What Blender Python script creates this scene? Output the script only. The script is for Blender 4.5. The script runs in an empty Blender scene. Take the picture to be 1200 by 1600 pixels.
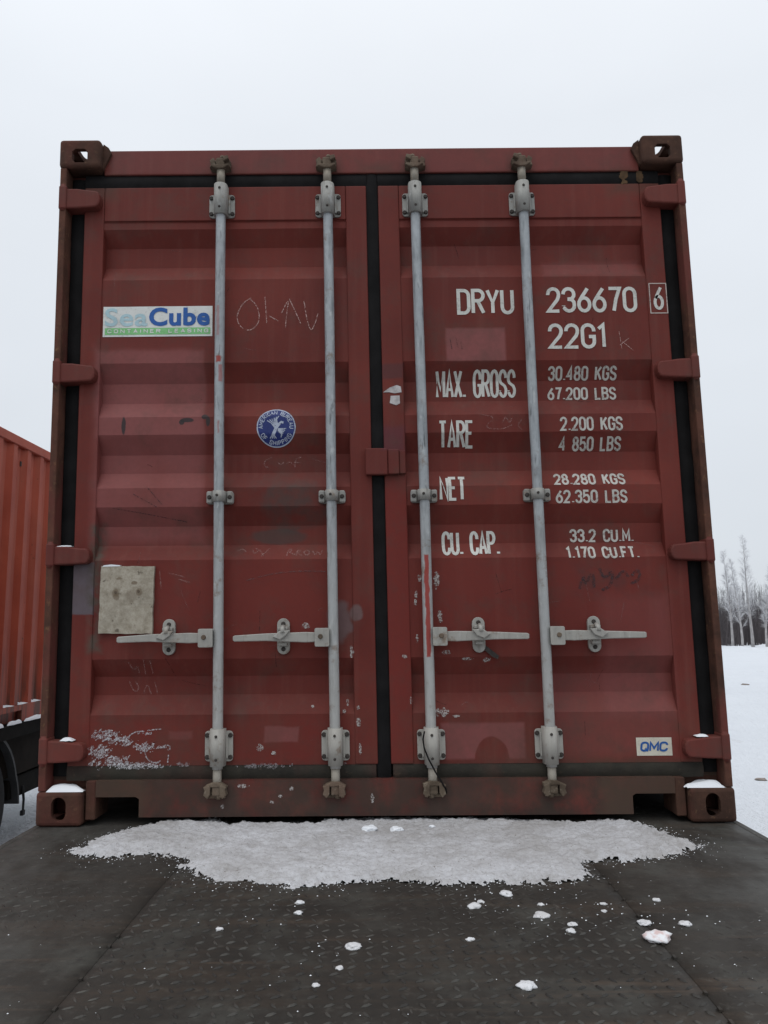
import bpy, bmesh, math, random
from mathutils import Vector, Matrix, noise
random.seed(7)
scene = bpy.context.scene
C = scene.collection

# ------------------------------------------------------------------ camera
cam = bpy.data.cameras.new("camera"); cam_o = bpy.data.objects.new("camera", cam); C.objects.link(cam_o)
yaw, pitch, roll = 0.0023, 0.14207, -0.0074
_r = Vector((math.cos(yaw), math.sin(yaw), 0))
_f = Vector((-math.sin(yaw)*math.cos(pitch), math.cos(yaw)*math.cos(pitch), math.sin(pitch)))
_u = _r.cross(_f)
r2 = _r*math.cos(roll) + _u*math.sin(roll); u2 = _u*math.cos(roll) - _r*math.sin(roll)
M = Matrix((r2, u2, -_f)).transposed().to_4x4(); M.translation = Vector((0.00817, -2.92846, 0.68071))
cam_o.matrix_world = M
cam.sensor_fit = 'VERTICAL'; cam.sensor_height = 24; cam.lens = 1259.27/1600*24
cam.clip_start = .05; cam.clip_end = 6000
scene.camera = cam_o

# ------------------------------------------------------------------ world: overcast
w = bpy.data.worlds.new("World"); scene.world = w; w.use_nodes = True
nt = w.node_tree; nt.nodes.clear()
out = nt.nodes.new('ShaderNodeOutputWorld')
SUN_EL, SUN_AZ = math.radians(66), math.radians(-155)
sky = nt.nodes.new('ShaderNodeTexSky'); sky.sky_type = 'NISHITA'; sky.sun_disc = False
sky.sun_elevation = SUN_EL; sky.sun_rotation = SUN_AZ
bg1 = nt.nodes.new('ShaderNodeBackground'); bg1.inputs[1].default_value = .05
nt.links.new(sky.outputs[0], bg1.inputs[0])
bg2 = nt.nodes.new('ShaderNodeBackground')
tc = nt.nodes.new('ShaderNodeTexCoord'); mp = nt.nodes.new('ShaderNodeMapping'); mp.inputs['Scale'].default_value = (1, 1, 2.2)
nz = nt.nodes.new('ShaderNodeTexNoise'); nz.inputs['Scale'].default_value = 1.6; nz.inputs['Detail'].default_value = 4
nt.links.new(tc.outputs['Generated'], mp.inputs[0]); nt.links.new(mp.outputs[0], nz.inputs[0])
sep = nt.nodes.new('ShaderNodeSeparateXYZ'); nt.links.new(tc.outputs['Generated'], sep.inputs[0])
mr = nt.nodes.new('ShaderNodeMapRange'); mr.inputs[1].default_value = -.02; mr.inputs[2].default_value = 1.
nt.links.new(sep.outputs[2], mr.inputs[0])
mixc = nt.nodes.new('ShaderNodeValToRGB'); rr_ = mixc.color_ramp; rr_.elements[0].position = 0; rr_.elements[0].color = (.70, .745, .80, 1); rr_.elements[1].position = 1; rr_.elements[1].color = (1.30, 1.33, 1.38, 1)
e_ = rr_.elements.new(.56); e_.color = (.86, .905, .965, 1)
nt.links.new(mr.outputs[0], mixc.inputs[0])
ov = nt.nodes.new('ShaderNodeMixRGB'); ov.blend_type = 'MULTIPLY'; ov.inputs[0].default_value = 1
cr = nt.nodes.new('ShaderNodeMapRange'); cr.inputs[1].default_value = .3; cr.inputs[2].default_value = .7; cr.inputs[3].default_value = .955; cr.inputs[4].default_value = 1.04
nt.links.new(nz.outputs[0], cr.inputs[0]); nt.links.new(mixc.outputs[0], ov.inputs[1]); nt.links.new(cr.outputs[0], ov.inputs[2])
nt.links.new(ov.outputs[0], bg2.inputs[0]); bg2.inputs[1].default_value = 1.0
mx = nt.nodes.new('ShaderNodeMixShader'); mx.inputs[0].default_value = .93
nt.links.new(bg1.outputs[0], mx.inputs[1]); nt.links.new(bg2.outputs[0], mx.inputs[2]); nt.links.new(mx.outputs[0], out.inputs[0])
sun = bpy.data.lights.new("sun", 'SUN'); sun.energy = .75; sun.angle = math.radians(40); sun.color = (1, .97, .93)
sun_o = bpy.data.objects.new("sun", sun); C.objects.link(sun_o)
sd = Vector((math.sin(SUN_AZ)*math.cos(SUN_EL), math.cos(SUN_AZ)*math.cos(SUN_EL), math.sin(SUN_EL)))   # towards the sun
sun_o.rotation_euler = sd.to_track_quat('Z', 'Y').to_euler()
vs = scene.view_settings; vs.view_transform = 'Standard'; vs.look = 'None'; vs.gamma = 1; vs.exposure = 0; vs.use_curve_mapping = False
scene.render.engine = 'CYCLES'

# ------------------------------------------------------------------ helpers
K = -0.0156                       # the container stands slightly racked to one side
def S(p): return Vector((p[0] + K*p[2], p[1], p[2]))
def link(o, parent=None):
    C.objects.link(o)
    if parent is not None: o.parent = parent
    return o
def obj(name, bm, mat, parent=None, shear=False, smooth=False, loc=None):
    me = bpy.data.meshes.new(name)
    if shear:
        for v in bm.verts: v.co = S(v.co)
    bm.normal_update(); bm.to_mesh(me); bm.free()
    if smooth:
        for p in me.polygons: p.use_smooth = True
    mats = mat if isinstance(mat, (list, tuple)) else [mat]
    for m in mats: me.materials.append(m)
    o = bpy.data.objects.new(name, me)
    if loc: o.location = loc
    return link(o, parent)
def inst(o, loc, parent=None, rot=None, scale=None):
    c = o.copy(); C.objects.link(c); c.parent = parent; c.location = loc
    if rot: c.rotation_euler = rot
    if scale: c.scale = scale
    return c
def thing(name, label, cat, loc=(0, 0, 0), group=None):
    o = bpy.data.objects.new(name, None); o.empty_display_size = .2; C.objects.link(o); o.location = loc
    return tag(o, label, cat, group)
def tag(o, label, cat, group=None):
    o['label'] = label; o['category'] = cat
    if group: o['group'] = group
    return o
def bx(bm, x0, x1, y0, y1, z0, z1, bev=0, seg=1, mi=0):
    vs_ = [bm.verts.new((x, y, z)) for x in (x0, x1) for y in (y0, y1) for z in (z0, z1)]
    idx = [(0, 1, 3, 2), (4, 6, 7, 5), (0, 4, 5, 1), (2, 3, 7, 6), (0, 2, 6, 4), (1, 5, 7, 3)]
    fs = [bm.faces.new([vs_[i] for i in f]) for f in idx]
    for f in fs: f.material_index = mi
    if bev:
        es = list({e for f in fs for e in f.edges})
        bmesh.ops.bevel(bm, geom=es, offset=bev, segments=seg, affect='EDGES', profile=.5)
    return bm
def box(x0, x1, y0, y1, z0, z1, bev=0, seg=1): return bx(bmesh.new(), x0, x1, y0, y1, z0, z1, bev, seg)
def tube(bm, pts, rad, n=12, cap=True):
    pts = [Vector(p) for p in pts]
    rads = rad if isinstance(rad, (list, tuple)) else [rad]*len(pts)
    rings = []; up = None
    for i, p in enumerate(pts):
        d = (pts[min(i+1, len(pts)-1)] - pts[max(i-1, 0)]).normalized()
        if up is None:
            up = Vector((1, 0, 0)) if abs(d.x) < .8 else Vector((0, 1, 0))
        a = (up - d*up.dot(d)).normalized(); up = a; b = d.cross(a)
        rings.append([bm.verts.new(p + (a*math.cos(2*math.pi*k/n) + b*math.sin(2*math.pi*k/n))*rads[i]) for k in range(n)])
    for i in range(len(rings)-1):
        for k in range(n):
            f = bm.faces.new((rings[i][k], rings[i][(k+1) % n], rings[i+1][(k+1) % n], rings[i+1][k])); f.smooth = n > 6
    if cap and n > 2:
        bm.faces.new(list(reversed(rings[0]))); bm.faces.new(rings[-1])
    return bm
def prism_xz(bm, pts, y0, y1, bev=0):
    """polygon in x,z extruded from y0 (front) to y1 (back)"""
    a = [bm.verts.new((x, y0, z)) for x, z in pts]; b = [bm.verts.new((x, y1, z)) for x, z in pts]
    n = len(pts); fs = [bm.faces.new(a), bm.faces.new(list(reversed(b)))]
    for i in range(n): fs.append(bm.faces.new((a[i], b[i], b[(i+1) % n], a[(i+1) % n])))
    bmesh.ops.recalc_face_normals(bm, faces=fs)
    if bev:
        bmesh.ops.bevel(bm, geom=list(fs[0].edges), offset=bev, segments=2, affect='EDGES', profile=.5)
    return bm
def arc2(cx, cy, rx, ry, a0, a1, n=10):
    return [(cx + rx*math.cos(math.radians(a0 + (a1-a0)*i/n)), cy + ry*math.sin(math.radians(a0 + (a1-a0)*i/n))) for i in range(n+1)]
def stadium(cx, cz, w_, h_, n=8):
    if h_ >= w_:
        r = w_/2; return arc2(cx, cz+h_/2-r, r, r, 0, 180, n) + arc2(cx, cz-h_/2+r, r, r, 180, 360, n)
    r = h_/2; return arc2(cx+w_/2-r, cz, r, r, -90, 90, n) + arc2(cx-w_/2+r, cz, r, r, 90, 270, n)

# ------------------------------------------------------------------ materials
class NT:
    def __init__(s, name):
        s.m = bpy.data.materials.new(name); s.m.use_nodes = True; s.t = s.m.node_tree; s.t.nodes.clear()
        s.out = s.t.nodes.new('ShaderNodeOutputMaterial'); s.geo = s.t.nodes.new('ShaderNodeNewGeometry')
        s.pos = s.geo.outputs['Position']
    def n(s, typ, **kw):
        nd = s.t.nodes.new(typ)
        for k, v in kw.items(): setattr(nd, k, v)
        return nd
    def setin(s, nd, i, v):
        if isinstance(v, bpy.types.NodeSocket): s.t.links.new(v, nd.inputs[i])
        elif isinstance(v, (tuple, list)) and len(v) == 3 and nd.inputs[i].type == 'RGBA': nd.inputs[i].default_value = (*v, 1)
        else: nd.inputs[i].default_value = v
    def math(s, op, a, b=0., c=0., clamp=False):
        nd = s.n('ShaderNodeMath', operation=op, use_clamp=clamp); s.setin(nd, 0, a); s.setin(nd, 1, b)
        if op in ('MULTIPLY_ADD',): s.setin(nd, 2, c)
        return nd.outputs[0]
    def scale(s, sc, src=None):
        nd = s.n('ShaderNodeVectorMath', operation='MULTIPLY'); s.setin(nd, 0, src or s.pos); nd.inputs[1].default_value = sc; return nd.outputs[0]
    def noise(s, scale, detail=4, rough=.55, src=None, sc=(1, 1, 1), off=None):
        v = s.scale(sc, src) if sc != (1, 1, 1) else (src or s.pos)
        if off is not None:
            nd0 = s.n('ShaderNodeVectorMath', operation='ADD'); s.setin(nd0, 0, v); nd0.inputs[1].default_value = off; v = nd0.outputs[0]
        nd = s.n('ShaderNodeTexNoise'); s.setin(nd, 'Vector', v); nd.inputs['Scale'].default_value = scale
        nd.inputs['Detail'].default_value = detail; nd.inputs['Roughness'].default_value = rough
        return nd.outputs[0]
    def ramp(s, v, lo, hi, a=0., b=1.):
        nd = s.n('ShaderNodeMapRange'); s.setin(nd, 0, v)
        for i, x in enumerate((lo, hi, a, b)): nd.inputs[i+1].default_value = x
        return nd.outputs[0]
    def mix(s, fac, a, b, mode='MIX'):
        nd = s.n('ShaderNodeMixRGB', blend_type=mode); s.setin(nd, 0, fac); s.setin(nd, 1, a); s.setin(nd, 2, b); return nd.outputs[0]
    def bsdf(s, col, rough=.6, metal=0., bump=None, bstr=.3, bdist=.002, spec=.4):
        b = s.n('ShaderNodeBsdfPrincipled'); s.setin(b, 'Base Color', col); s.setin(b, 'Roughness', rough); s.setin(b, 'Metallic', metal)
        b.inputs['Specular IOR Level'].default_value = spec
        if bump is not None:
            bp = s.n('ShaderNodeBump'); bp.inputs['Strength'].default_value = bstr; bp.inputs['Distance'].default_value = bdist
            s.setin(bp, 'Height', bump); s.t.links.new(bp.outputs[0], b.inputs['Normal'])
        s.t.links.new(b.outputs[0], s.out.inputs[0]); return b
    def xz(s, amp=0., nscale=12.):
        """x,z of the position, unsheared and jittered"""
        src = s.pos
        if amp:
            nz_ = s.n('ShaderNodeTexNoise'); s.t.links.new(s.pos, nz_.inputs['Vector']); nz_.inputs['Scale'].default_value = nscale; nz_.inputs['Detail'].default_value = 5
            sb = s.n('ShaderNodeVectorMath', operation='SUBTRACT'); s.t.links.new(nz_.outputs['Color'], sb.inputs[0]); sb.inputs[1].default_value = (.5, .5, .5)
            ma = s.n('ShaderNodeVectorMath', operation='MULTIPLY_ADD'); s.t.links.new(sb.outputs[0], ma.inputs[0]); ma.inputs[1].default_value = (amp,)*3; s.t.links.new(s.pos, ma.inputs[2])
            src = ma.outputs[0]
        sp = s.n('ShaderNodeSeparateXYZ'); s.t.links.new(src, sp.inputs[0])
        x = s.math('MULTIPLY_ADD', sp.outputs[2], -K, sp.outputs[0])
        return x, sp.outputs[2]
    def boxm(s, xz_, x0, x1, z0, z1, soft=.006):
        x, z = xz_
        a = s.math('MINIMUM', s.math('SUBTRACT', x, x0), s.math('SUBTRACT', x1, x))
        b = s.math('MINIMUM', s.math('SUBTRACT', z, z0), s.math('SUBTRACT', z1, z))
        return s.math('MULTIPLY_ADD', s.math('MINIMUM', a, b), 1/soft, .5, clamp=True)
    def ellm(s, xz_, cx, cz, rx, rz, soft=.15):
        x, z = xz_
        a = s.math('POWER', s.math('DIVIDE', s.math('SUBTRACT', x, cx), rx), 2.)
        b = s.math('POWER', s.math('DIVIDE', s.math('SUBTRACT', z, cz), rz), 2.)
        return s.math('MULTIPLY_ADD', s.math('SUBTRACT', 1., s.math('ADD', a, b)), 1/soft, .5, clamp=True)

def mat_red(name, base=(.160, .0275, .0205), patches=False, dirt=.5, rust=.3):
    t = NT(name)
    a = t.noise(2.2, 5); b = t.noise(1., 4, .6, sc=(28, 28, 1.3)); c = t.noise(60, 3, .6)
    col = t.mix(t.ramp(a, .35, .68), tuple(x*.78 for x in base), tuple(x*f for x, f in zip(base, (1.12, 1.3, 1.3))))
    col = t.mix(t.ramp(b, .5, .78, 0, .28), col, (.20, .075, .06))       # chalky runs
    if patches:
        s1 = t.xz(.035, 7.); s0 = t.xz(.008, 25.)
        pink = (.25, .085, .082); fresh = (.17, .026, .020); brown = (.075, .05, .035)
        def P(m, colr, f=1.):
            nonlocal col
            col = t.mix(t.math('MULTIPLY', m, f), col, colr)
        fad = t.math('MULTIPLY', t.boxm(s1, -1.07, -.655, 1.0, 1.745, .05), t.ramp(t.noise(5, 4), .25, .6, .55, 1.))
        P(fad, pink, .68); P(t.boxm(s1, -1.03, 1.03, 2.47, 2.7, .02), pink, .30)
        P(t.boxm(s1, -1.07, -.655, 1.40, 1.74, .02), pink, .45)
        P(t.boxm(s1, -1.06, -.64, 1.745, 1.80, .02), (.15, .03, .024), .8)   # fresh strip below the big sticker
        P(t.boxm(s1, -.655, -.615, 1.05, 1.80, .01), (.14, .025, .02), .6)
        P(t.boxm(s0, .272, .50, 1.69, 1.82, .010), pink, .85)
        P(t.boxm(s0, .80, 1.05, .36, .79, .05), pink, .35); P(t.boxm(s1, .60, 1.04, .22, .52, .05), pink, .28); P(t.boxm(s1, .66, 1.04, 2.03, 2.10, .02), pink, .3)
        P(t.boxm(s1, -1.0, -.2, .62, .93, .06), fresh, .5)
        P(t.boxm(s1, .10, 1.0, .62, .92, .08), fresh, .45)
        P(t.boxm(s0, -1.2, -.69, .18, .345, .03), fresh, .8)
        P(t.boxm(s0, -.69, -.12, .19, .36, .03), fresh, .55)
        lo = t.boxm(s0, .205, .505, .212, .338, .010)
        lo = t.math('MULTIPLY', lo, t.math('SUBTRACT', 1., t.ellm(s0, .385, .205, .062, .085)))
        P(lo, pink, .7)
        P(t.boxm(t.xz(.02, 12.), -.43, -.308, .276, .330, .008), pink, .6)
        P(t.boxm(t.xz(.03, 14.), -.775, -.69, .290, .32, .010), pink, .4)
        P(t.boxm(s0, .016, .104, .205, 1.24, .006), fresh, .95)                # repainted stile
        P(t.boxm(s1, .016, .104, 1.62, 1.68, .01), (.10, .035, .035), .8)
        P(t.boxm(s1, .016, .104, 1.34, 1.44, .02), (.11, .035, .05), .55)
        P(t.boxm(s0, -1.15, -1.056, .735, .925, .006), (.125, .105, .12), .95) # grey primer on the outer stile
        P(t.math('MULTIPLY', t.boxm(s1, -1.075, -1.03, .60, 1.07, .03), t.ramp(t.noise(22, 4), .35, .6)), (.085, .075, .06), .85)
        sm = t.math('MULTIPLY', t.ellm(t.xz(.11, 6.), -.31, 1.13, .14, .10, .5), t.ramp(t.noise(18, 5), .3, .62))
        P(sm, (.055, .05, .045), .65)
        P(t.ellm(t.xz(.03, 14.), -.38, 1.02, .105, .03, .5), (.06, .055, .05), .6)
        P(t.ellm(t.xz(.06, 14.), -.155, .70, .05, .075, .5), (.14, .12, .125), .6)
        P(t.ellm(t.xz(.03, 14.), -.09, .735, .022, .03, .6), (.17, .14, .14), .6)
        for cx, cz, rx, rz in ((-.962, 1.445, .008, .034), (-.722, 1.465, .026, .009), (-.742, 1.457, .010, .010), (-.655, 1.478, .012, .010), (-.642, 1.46, .008, .02)):
            P(t.ellm(t.xz(.006, 40.), cx, cz, rx, rz, .5), (.03, .03, .032), .9)
        P(t.math('MULTIPLY', t.boxm(t.xz(.05, 9.), .72, .98, .80, .90, .05), t.ramp(t.noise(16, 4), .45, .62)), (.05, .035, .035), .35)
        low = t.math('MULTIPLY', t.ramp(s1[1], .50, .17), t.ramp(t.noise(9, 5), .38, .66))
        P(low, brown, .45); P(t.math('MULTIPLY', t.ramp(s1[1], .22, .15), t.ramp(t.noise(11, 6, .7, off=(3, 3, 3)), .30, .56)), (.050, .034, .026), .85); P(t.math('MULTIPLY', t.ramp(s1[1], .07, .02), t.ramp(t.noise(20, 5), .3, .5)), (.03, .024, .02), .7)
        P(t.boxm(t.xz(.08, 8.), -1.3, -.85, -.05, .19, .03), brown, .75); P(t.boxm(t.xz(.1, 8.), .75, 1.3, -.05, .20, .04), brown, .75)
        P(t.boxm(t.xz(.08, 8.), -1.3, -1.0, 2.36, 2.46, .05), brown, .45); P(t.boxm(t.xz(.1, 8.), .93, 1.3, 2.36, 2.46, .05), brown, .45)
        for bx_ in (-.59, -.172, .168, .588):                                   # grime below each foot cam
            P(t.math('MULTIPLY', t.boxm(t.xz(.05, 12.), bx_-.05, bx_+.06, .03, .17, .03), t.ramp(t.noise(20, 4), .3, .6)), (.05, .038, .03), .7)
            P(t.boxm(t.xz(.03, 14.), bx_-.045, bx_+.05, 2.45, 2.53, .04), (.07, .045, .035), .45)
        P(t.boxm(t.xz(.06, 10.), -.05, .09, 2.46, 2.5, .04), brown, .4)
    d = t.math('MULTIPLY', t.ramp(t.noise(7, 6, .7), .5, .72), dirt); col = t.mix(d, col, (.085, .05, .04))
    r = t.math('MULTIPLY', t.ramp(t.noise(26, 6, .75), .67, .73), rust); col = t.mix(r, col, (.10, .045, .022))
    col = t.mix(t.ramp(c, .3, .7, 0, .14), col, (.05, .03, .03))
    t.bsdf(col, t.ramp(a, .3, .7, .55, .72), 0, t.math('ADD', c, t.noise(7, 3)), .22, .0012, .2)
    return t.m
def mat_rusty(name, c1=(.10, .050, .033), c2=(.042, .023, .017), c3=(.17, .10, .06), redf=.35):
    t = NT(name); a = t.noise(9, 6, .65); b = t.noise(40, 5, .7); c = t.noise(4, 4, sc=(1, 1, .5), off=(3, 1, 7))
    col = t.mix(t.ramp(a, .32, .62), c2, c1); col = t.mix(t.ramp(b, .58, .72, 0, .8), col, c3)
    col = t.mix(t.math('MULTIPLY', t.ramp(c, .5, .6), redf), col, (.14, .04, .033))
    t.bsdf(col, .85, 0, t.math('ADD', b, a), .6, .003, .2); return t.m
def mat_galv(name, c1=(.28, .30, .315), c2=(.40, .43, .45), warm=0., rough=.5, metal=.15, redspots=()):
    t = NT(name); a = t.noise(14, 5, .7); s_ = t.noise(30, 3, .6, sc=(1.5, 1.5, .25)); v = t.noise(90, 3, .6)
    col = t.mix(t.ramp(a, .3, .7), c1, c2)
    col = t.mix(t.ramp(s_, .50, .70, 0, .7), col, (.15, .165, .175)); col = t.mix(t.ramp(t.noise(1., 4, .65, sc=(55, 55, 9), off=(1, 5, 3)), .60, .70, 0, .75), col, (.095, .10, .105)); col = t.mix(t.ramp(t.noise(1., 4, .6, sc=(40, 40, 14), off=(6, 1, 3)), .60, .68, 0, .6), col, (.52, .54, .54))
    sp = t.n('ShaderNodeSeparateXYZ'); t.t.links.new(t.pos, sp.inputs[0])
    col = t.mix(t.ramp(sp.outputs[2], 1.3, .4, 0, .55), col, (.47, .45, .41))     # lower rods are chalky and warmer
    if warm: col = t.mix(warm, col, (.27, .24, .19))
    col = t.mix(t.ramp(t.noise(11, 5, .7, off=(9, 2, 4)), .57, .68, 0, .75), col, (.17, .105, .06))
    for (x0, x1, z0, z1, f) in redspots:
        s0 = t.xz(.012, 30.); col = t.mix(t.math('MULTIPLY', t.boxm(s0, x0, x1, z0, z1, .004), f), col, (.30, .035, .025))
    t.bsdf(col, rough, metal, t.math('ADD', v, a), .25, .001, .4); return t.m
def mat_plain(name, col, rough=.7, nscale=20., amp=.25, bump=.3, spec=.3, dist=.002):
    t = NT(name); a = t.noise(nscale, 5, .6)
    c = t.mix(t.ramp(a, .3, .7), tuple(x*(1-amp) for x in col), tuple(min(1, x*(1+amp)) for x in col))
    t.bsdf(c, rough, 0, a, bump, dist, spec); return t.m
def mat_print(name, col, wear=.3, rough=.6):
    """flat print that has worn through in specks"""
    t = NT(name); a = t.noise(120, 4, .7); g = t.noise(14, 4, .6)
    c = t.mix(t.ramp(g, .35, .7, 0, .35), col, tuple(x*.6 for x in col))
    b = t.bsdf(c, rough, 0)
    tr = t.n('ShaderNodeBsdfTransparent'); mxs = t.n('ShaderNodeMixShader')
    t.t.links.new(t.ramp(t.math('MULTIPLY_ADD', g, .45, a), .78, .86, 0, wear), mxs.inputs[0])
    t.t.links.new(b.outputs[0], mxs.inputs[1]); t.t.links.new(tr.outputs[0], mxs.inputs[2]); t.t.links.new(mxs.outputs[0], t.out.inputs[0]); return t.m
def mat_chalk(name, col, op=.5):
    t = NT(name); a = t.noise(160, 3, .7); b = t.bsdf(col, .9)
    tr = t.n('ShaderNodeBsdfTransparent'); mxs = t.n('ShaderNodeMixShader')
    t.t.links.new(t.ramp(a, .38, .62, 1-op, 1), mxs.inputs[0])
    t.t.links.new(b.outputs[0], mxs.inputs[1]); t.t.links.new(tr.outputs[0], mxs.inputs[2]); t.t.links.new(mxs.outputs[0], t.out.inputs[0]); return t.m
def mat_snow(name, dirt=.15, grain=True, col=(.80, .83, .87), dcol=(.35, .32, .30)):
    t = NT(name); a = t.noise(3., 6, .6); b = t.noise(70, 5, .7); c = t.noise(220, 2, .6)
    k = t.mix(t.ramp(a, .4, .75, 0, dirt), col, dcol)
    if grain:
        k = t.mix(t.ramp(b, .48, .72, 0, .55), k, dcol); k = t.mix(t.ramp(t.noise(14, 5, .7, off=(1, 8, 2)), .5, .72, 0, .5), k, dcol)
        k = t.mix(t.ramp(t.noise(150, 3, .5, off=(4, 4, 4)), .66, .70, 0, .85), k, (.14, .12, .10))
    t.bsdf(k, .75, 0, t.math('ADD', b, c), .5 if grain else .2, .004, .3); return t.m

m_door = mat_red('red door paint', patches=True)
m_red = mat_red('red frame paint', patches=True, base=(.145, .028, .022))
m_hinge = mat_red('hinge paint', base=(.145, .032, .025), rust=.6, dirt=.6)
m_side = mat_red('side wall paint')
m_rust = mat_rusty('rusty casting', c1=(.085, .042, .029), c3=(.15, .085, .05), redf=.45)
m_postrust = mat_rusty('rusty post edge', c1=(.115, .05, .034), c3=(.19, .105, .055), redf=.9)
m_gasket = mat_plain('black rubber gasket', (.0095, .0090, .0095), .75, 12, .4, .3, .12)
m_gasket_dirty = mat_rusty('dirt covered gasket', c1=(.042, .038, .030), c2=(.024, .022, .019), c3=(.07, .055, .04), redf=.15)
m_dark = mat_plain('dark interior', (.02, .018, .017), .9)
m_galv = mat_galv('galvanised rod')
m_galv_red = mat_galv('galvanised rod with red paint scrapes', redspots=((.160, .176, .575, .94, .95), ))
m_galv_spot = mat_galv('galvanised rod with red spots', redspots=((-.603, -.583, 1.675, 1.70, .9), (-.590, -.578, 1.60, 1.665, .6), (-.60, -.59, 1.78, 1.90, .4), (-.595, -.588, 1.40, 1.45, .5)))
m_brk = mat_galv('galvanised bracket', (.25, .255, .25), (.38, .39, .375), warm=.25, rough=.6, metal=.05)
m_cam = mat_rusty('rusty cam', c1=(.16, .125, .092), c2=(.06, .043, .03), c3=(.26, .22, .17), redf=.15)
m_neck = mat_galv('stained rod neck', (.26, .24, .21), (.36, .31, .25), warm=.6)
m_bolt = mat_plain('dark bolt', (.045, .038, .034), .7, 60, .4)
m_letter = mat_print('off white stencil paint', (.62, .62, .58), .22)
m_letter_s = mat_print('worn off white stencil paint', (.52, .50, .46), .45)
m_line = mat_print('thin cream line', (.50, .43, .39), .4)
m_white = mat_print('white sticker film', (.70, .72, .70), .15)
m_cream = mat_print('cream sticker film', (.66, .62, .52), .1)
m_blue = mat_print('blue print', (.015, .10, .36), .05)
m_lblue = mat_print('faded pale blue print', (.42, .60, .66), .08)
m_green = mat_print('green print', (.22, .55, .22), .15)
m_navy = mat_print('navy print', (.015, .03, .16), .1)
m_emb = mat_print('pale print on navy', (.45, .50, .62), .6)
m_chalk = mat_chalk('chalk scrawl', (.45, .28, .26), .42)
m_chalk_b = mat_chalk('brighter chalk scrawl', (.55, .36, .33), .8)
m_pencil = mat_chalk('dark grease scrawl', (.05, .04, .045), .7)
m_scr = mat_chalk('pale hairline scratch', (.30, .17, .16), .55); m_scr2 = mat_chalk('dark hairline scratch', (.055, .02, .018), .7)
m_chip = mat_chalk('pale chipped paint', (.50, .47, .45), .85)
m_frost = mat_chalk('frozen snow crust', (.62, .62, .65), .75)
m_board = None
t = NT('chipboard'); a = t.noise(45, 5, .75); b = t.noise(8, 4, .6); v = t.noise(130, 2)
k = t.mix(t.ramp(a, .35, .65), (.27, .235, .18), (.44, .40, .33)); k = t.mix(t.ramp(b, .5, .75, 0, .5), k, (.25, .23, .19))
k = t.mix(t.ramp(t.noise(38, 4, .6, off=(2, 3, 1)), .63, .69, 0, .8), k, (.10, .08, .06)); s0 = t.xz(.03, 22.)
for cx_, cz_, rx_, rz_, f_ in ((-.972, .812, .013, .015, .6), (-.888, .816, .013, .013, .6), (-.918, .80, .02, .02, .3), (-.96, .865, .012, .006, .6), (-.905, .848, .01, .008, .7), (-.97, .795, .01, .012, .6)):
    k = t.mix(t.math('MULTIPLY', t.ellm(s0, cx_, cz_, rx_, rz_, .8), f_), k, (.13, .09, .055))
t.bsdf(k, .9, 0, a, .5, .003, .2); m_board = t.m
m_snow = mat_snow('gritty snow', .75, True, (.52, .525, .545), (.27, .255, .24))
m_clean = mat_snow('clean snow', .05, False)
m_lump = mat_snow('slightly dirty snow lump', .5, True, (.72, .735, .76), (.42, .40, .38))
m_tyre = mat_plain('tyre rubber', (.018, .018, .019), .8, 30, .3)
m_chassis = mat_plain('dirty chassis', (.009, .008, .007), .9, 6, .5, .3, .1)

# orange container paint
t = NT('orange red container paint')
a = t.noise(2.5, 5); st = t.noise(1., 5, .65, sc=(5, 14, 1.1)); g = t.noise(30, 4, .6)
sp = t.n('ShaderNodeSeparateXYZ'); t.t.links.new(t.pos, sp.inputs[0])
k = t.mix(t.ramp(a, .3, .7), (.29, .046, .022), (.40, .078, .040))
k = t.mix(t.ramp(st, .50, .72, 0, .35), k, (.34, .13, .085))
low = t.math('MULTIPLY', t.ramp(sp.outputs[2], .55, .1), t.ramp(st, .42, .6))
k = t.mix(t.math('MULTIPLY', low, .85), k, (.06, .035, .025))
k = t.mix(t.ramp(t.noise(16, 5, .7), .66, .70, 0, .7), k, (.10, .04, .02))
t.bsdf(k, .6, 0, g, .2, .002, .3); m_orange = t.m

# deck steel
t = NT('worn deck steel')
a = t.noise(1.8, 6, .65); b = t.noise(1., 5, .6, sc=(1.5, 9, 1)); c = t.noise(35, 5, .7); e = t.noise(5, 5, .6, off=(5, 1, 0))
k = t.mix(t.ramp(a, .3, .7), (.021, .0185, .0158), (.040, .035, .0295))
k = t.mix(t.ramp(b, .50, .70, 0, .4), k, (.075, .052, .036))
k = t.mix(t.ramp(e, .5, .68, 0, .7), k, (.062, .063, .056))
sp = t.n('ShaderNodeSeparateXYZ'); t.t.links.new(t.pos, sp.inputs[0]); ax_ = t.math('ABSOLUTE', sp.outputs[0])
side = t.math('MULTIPLY', t.ramp(ax_, .62, .95), t.ramp(t.noise(1., 5, .65, sc=(6, 2.2, 1), off=(0, 4, 0)), .42, .68)); k = t.mix(side, k, (.068, .066, .061))
band = t.math('MULTIPLY', t.ramp(t.noise(1., 6, .65, sc=(1.1, 13, 1), off=(4, 0, 0)), .56, .68), t.ramp(sp.outputs[1], -.7, -1.0)); k = t.mix(t.math('MULTIPLY', band, .45), k, (.10, .07, .05))
k = t.mix(t.ramp(t.noise(1., 4, .6, sc=(30, 9, 1), off=(7, 0, 0)), .68, .74, 0, .6), k, (.15, .145, .135))
k = t.mix(t.ramp(c, .56, .74, 0, .5), k, (.10, .095, .085))
k = t.mix(t.ramp(c, .45, .3, 0, .6), k, (.02, .019, .018))
t.bsdf(k, t.ramp(e, .3, .7, .80, .55), .0, t.math('ADD', c, a), .45, .003, .25); m_deck = t.m
t = NT('worn tread bars')
a = t.noise(6, 5, .6); c = t.noise(50, 3, .6)
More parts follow.
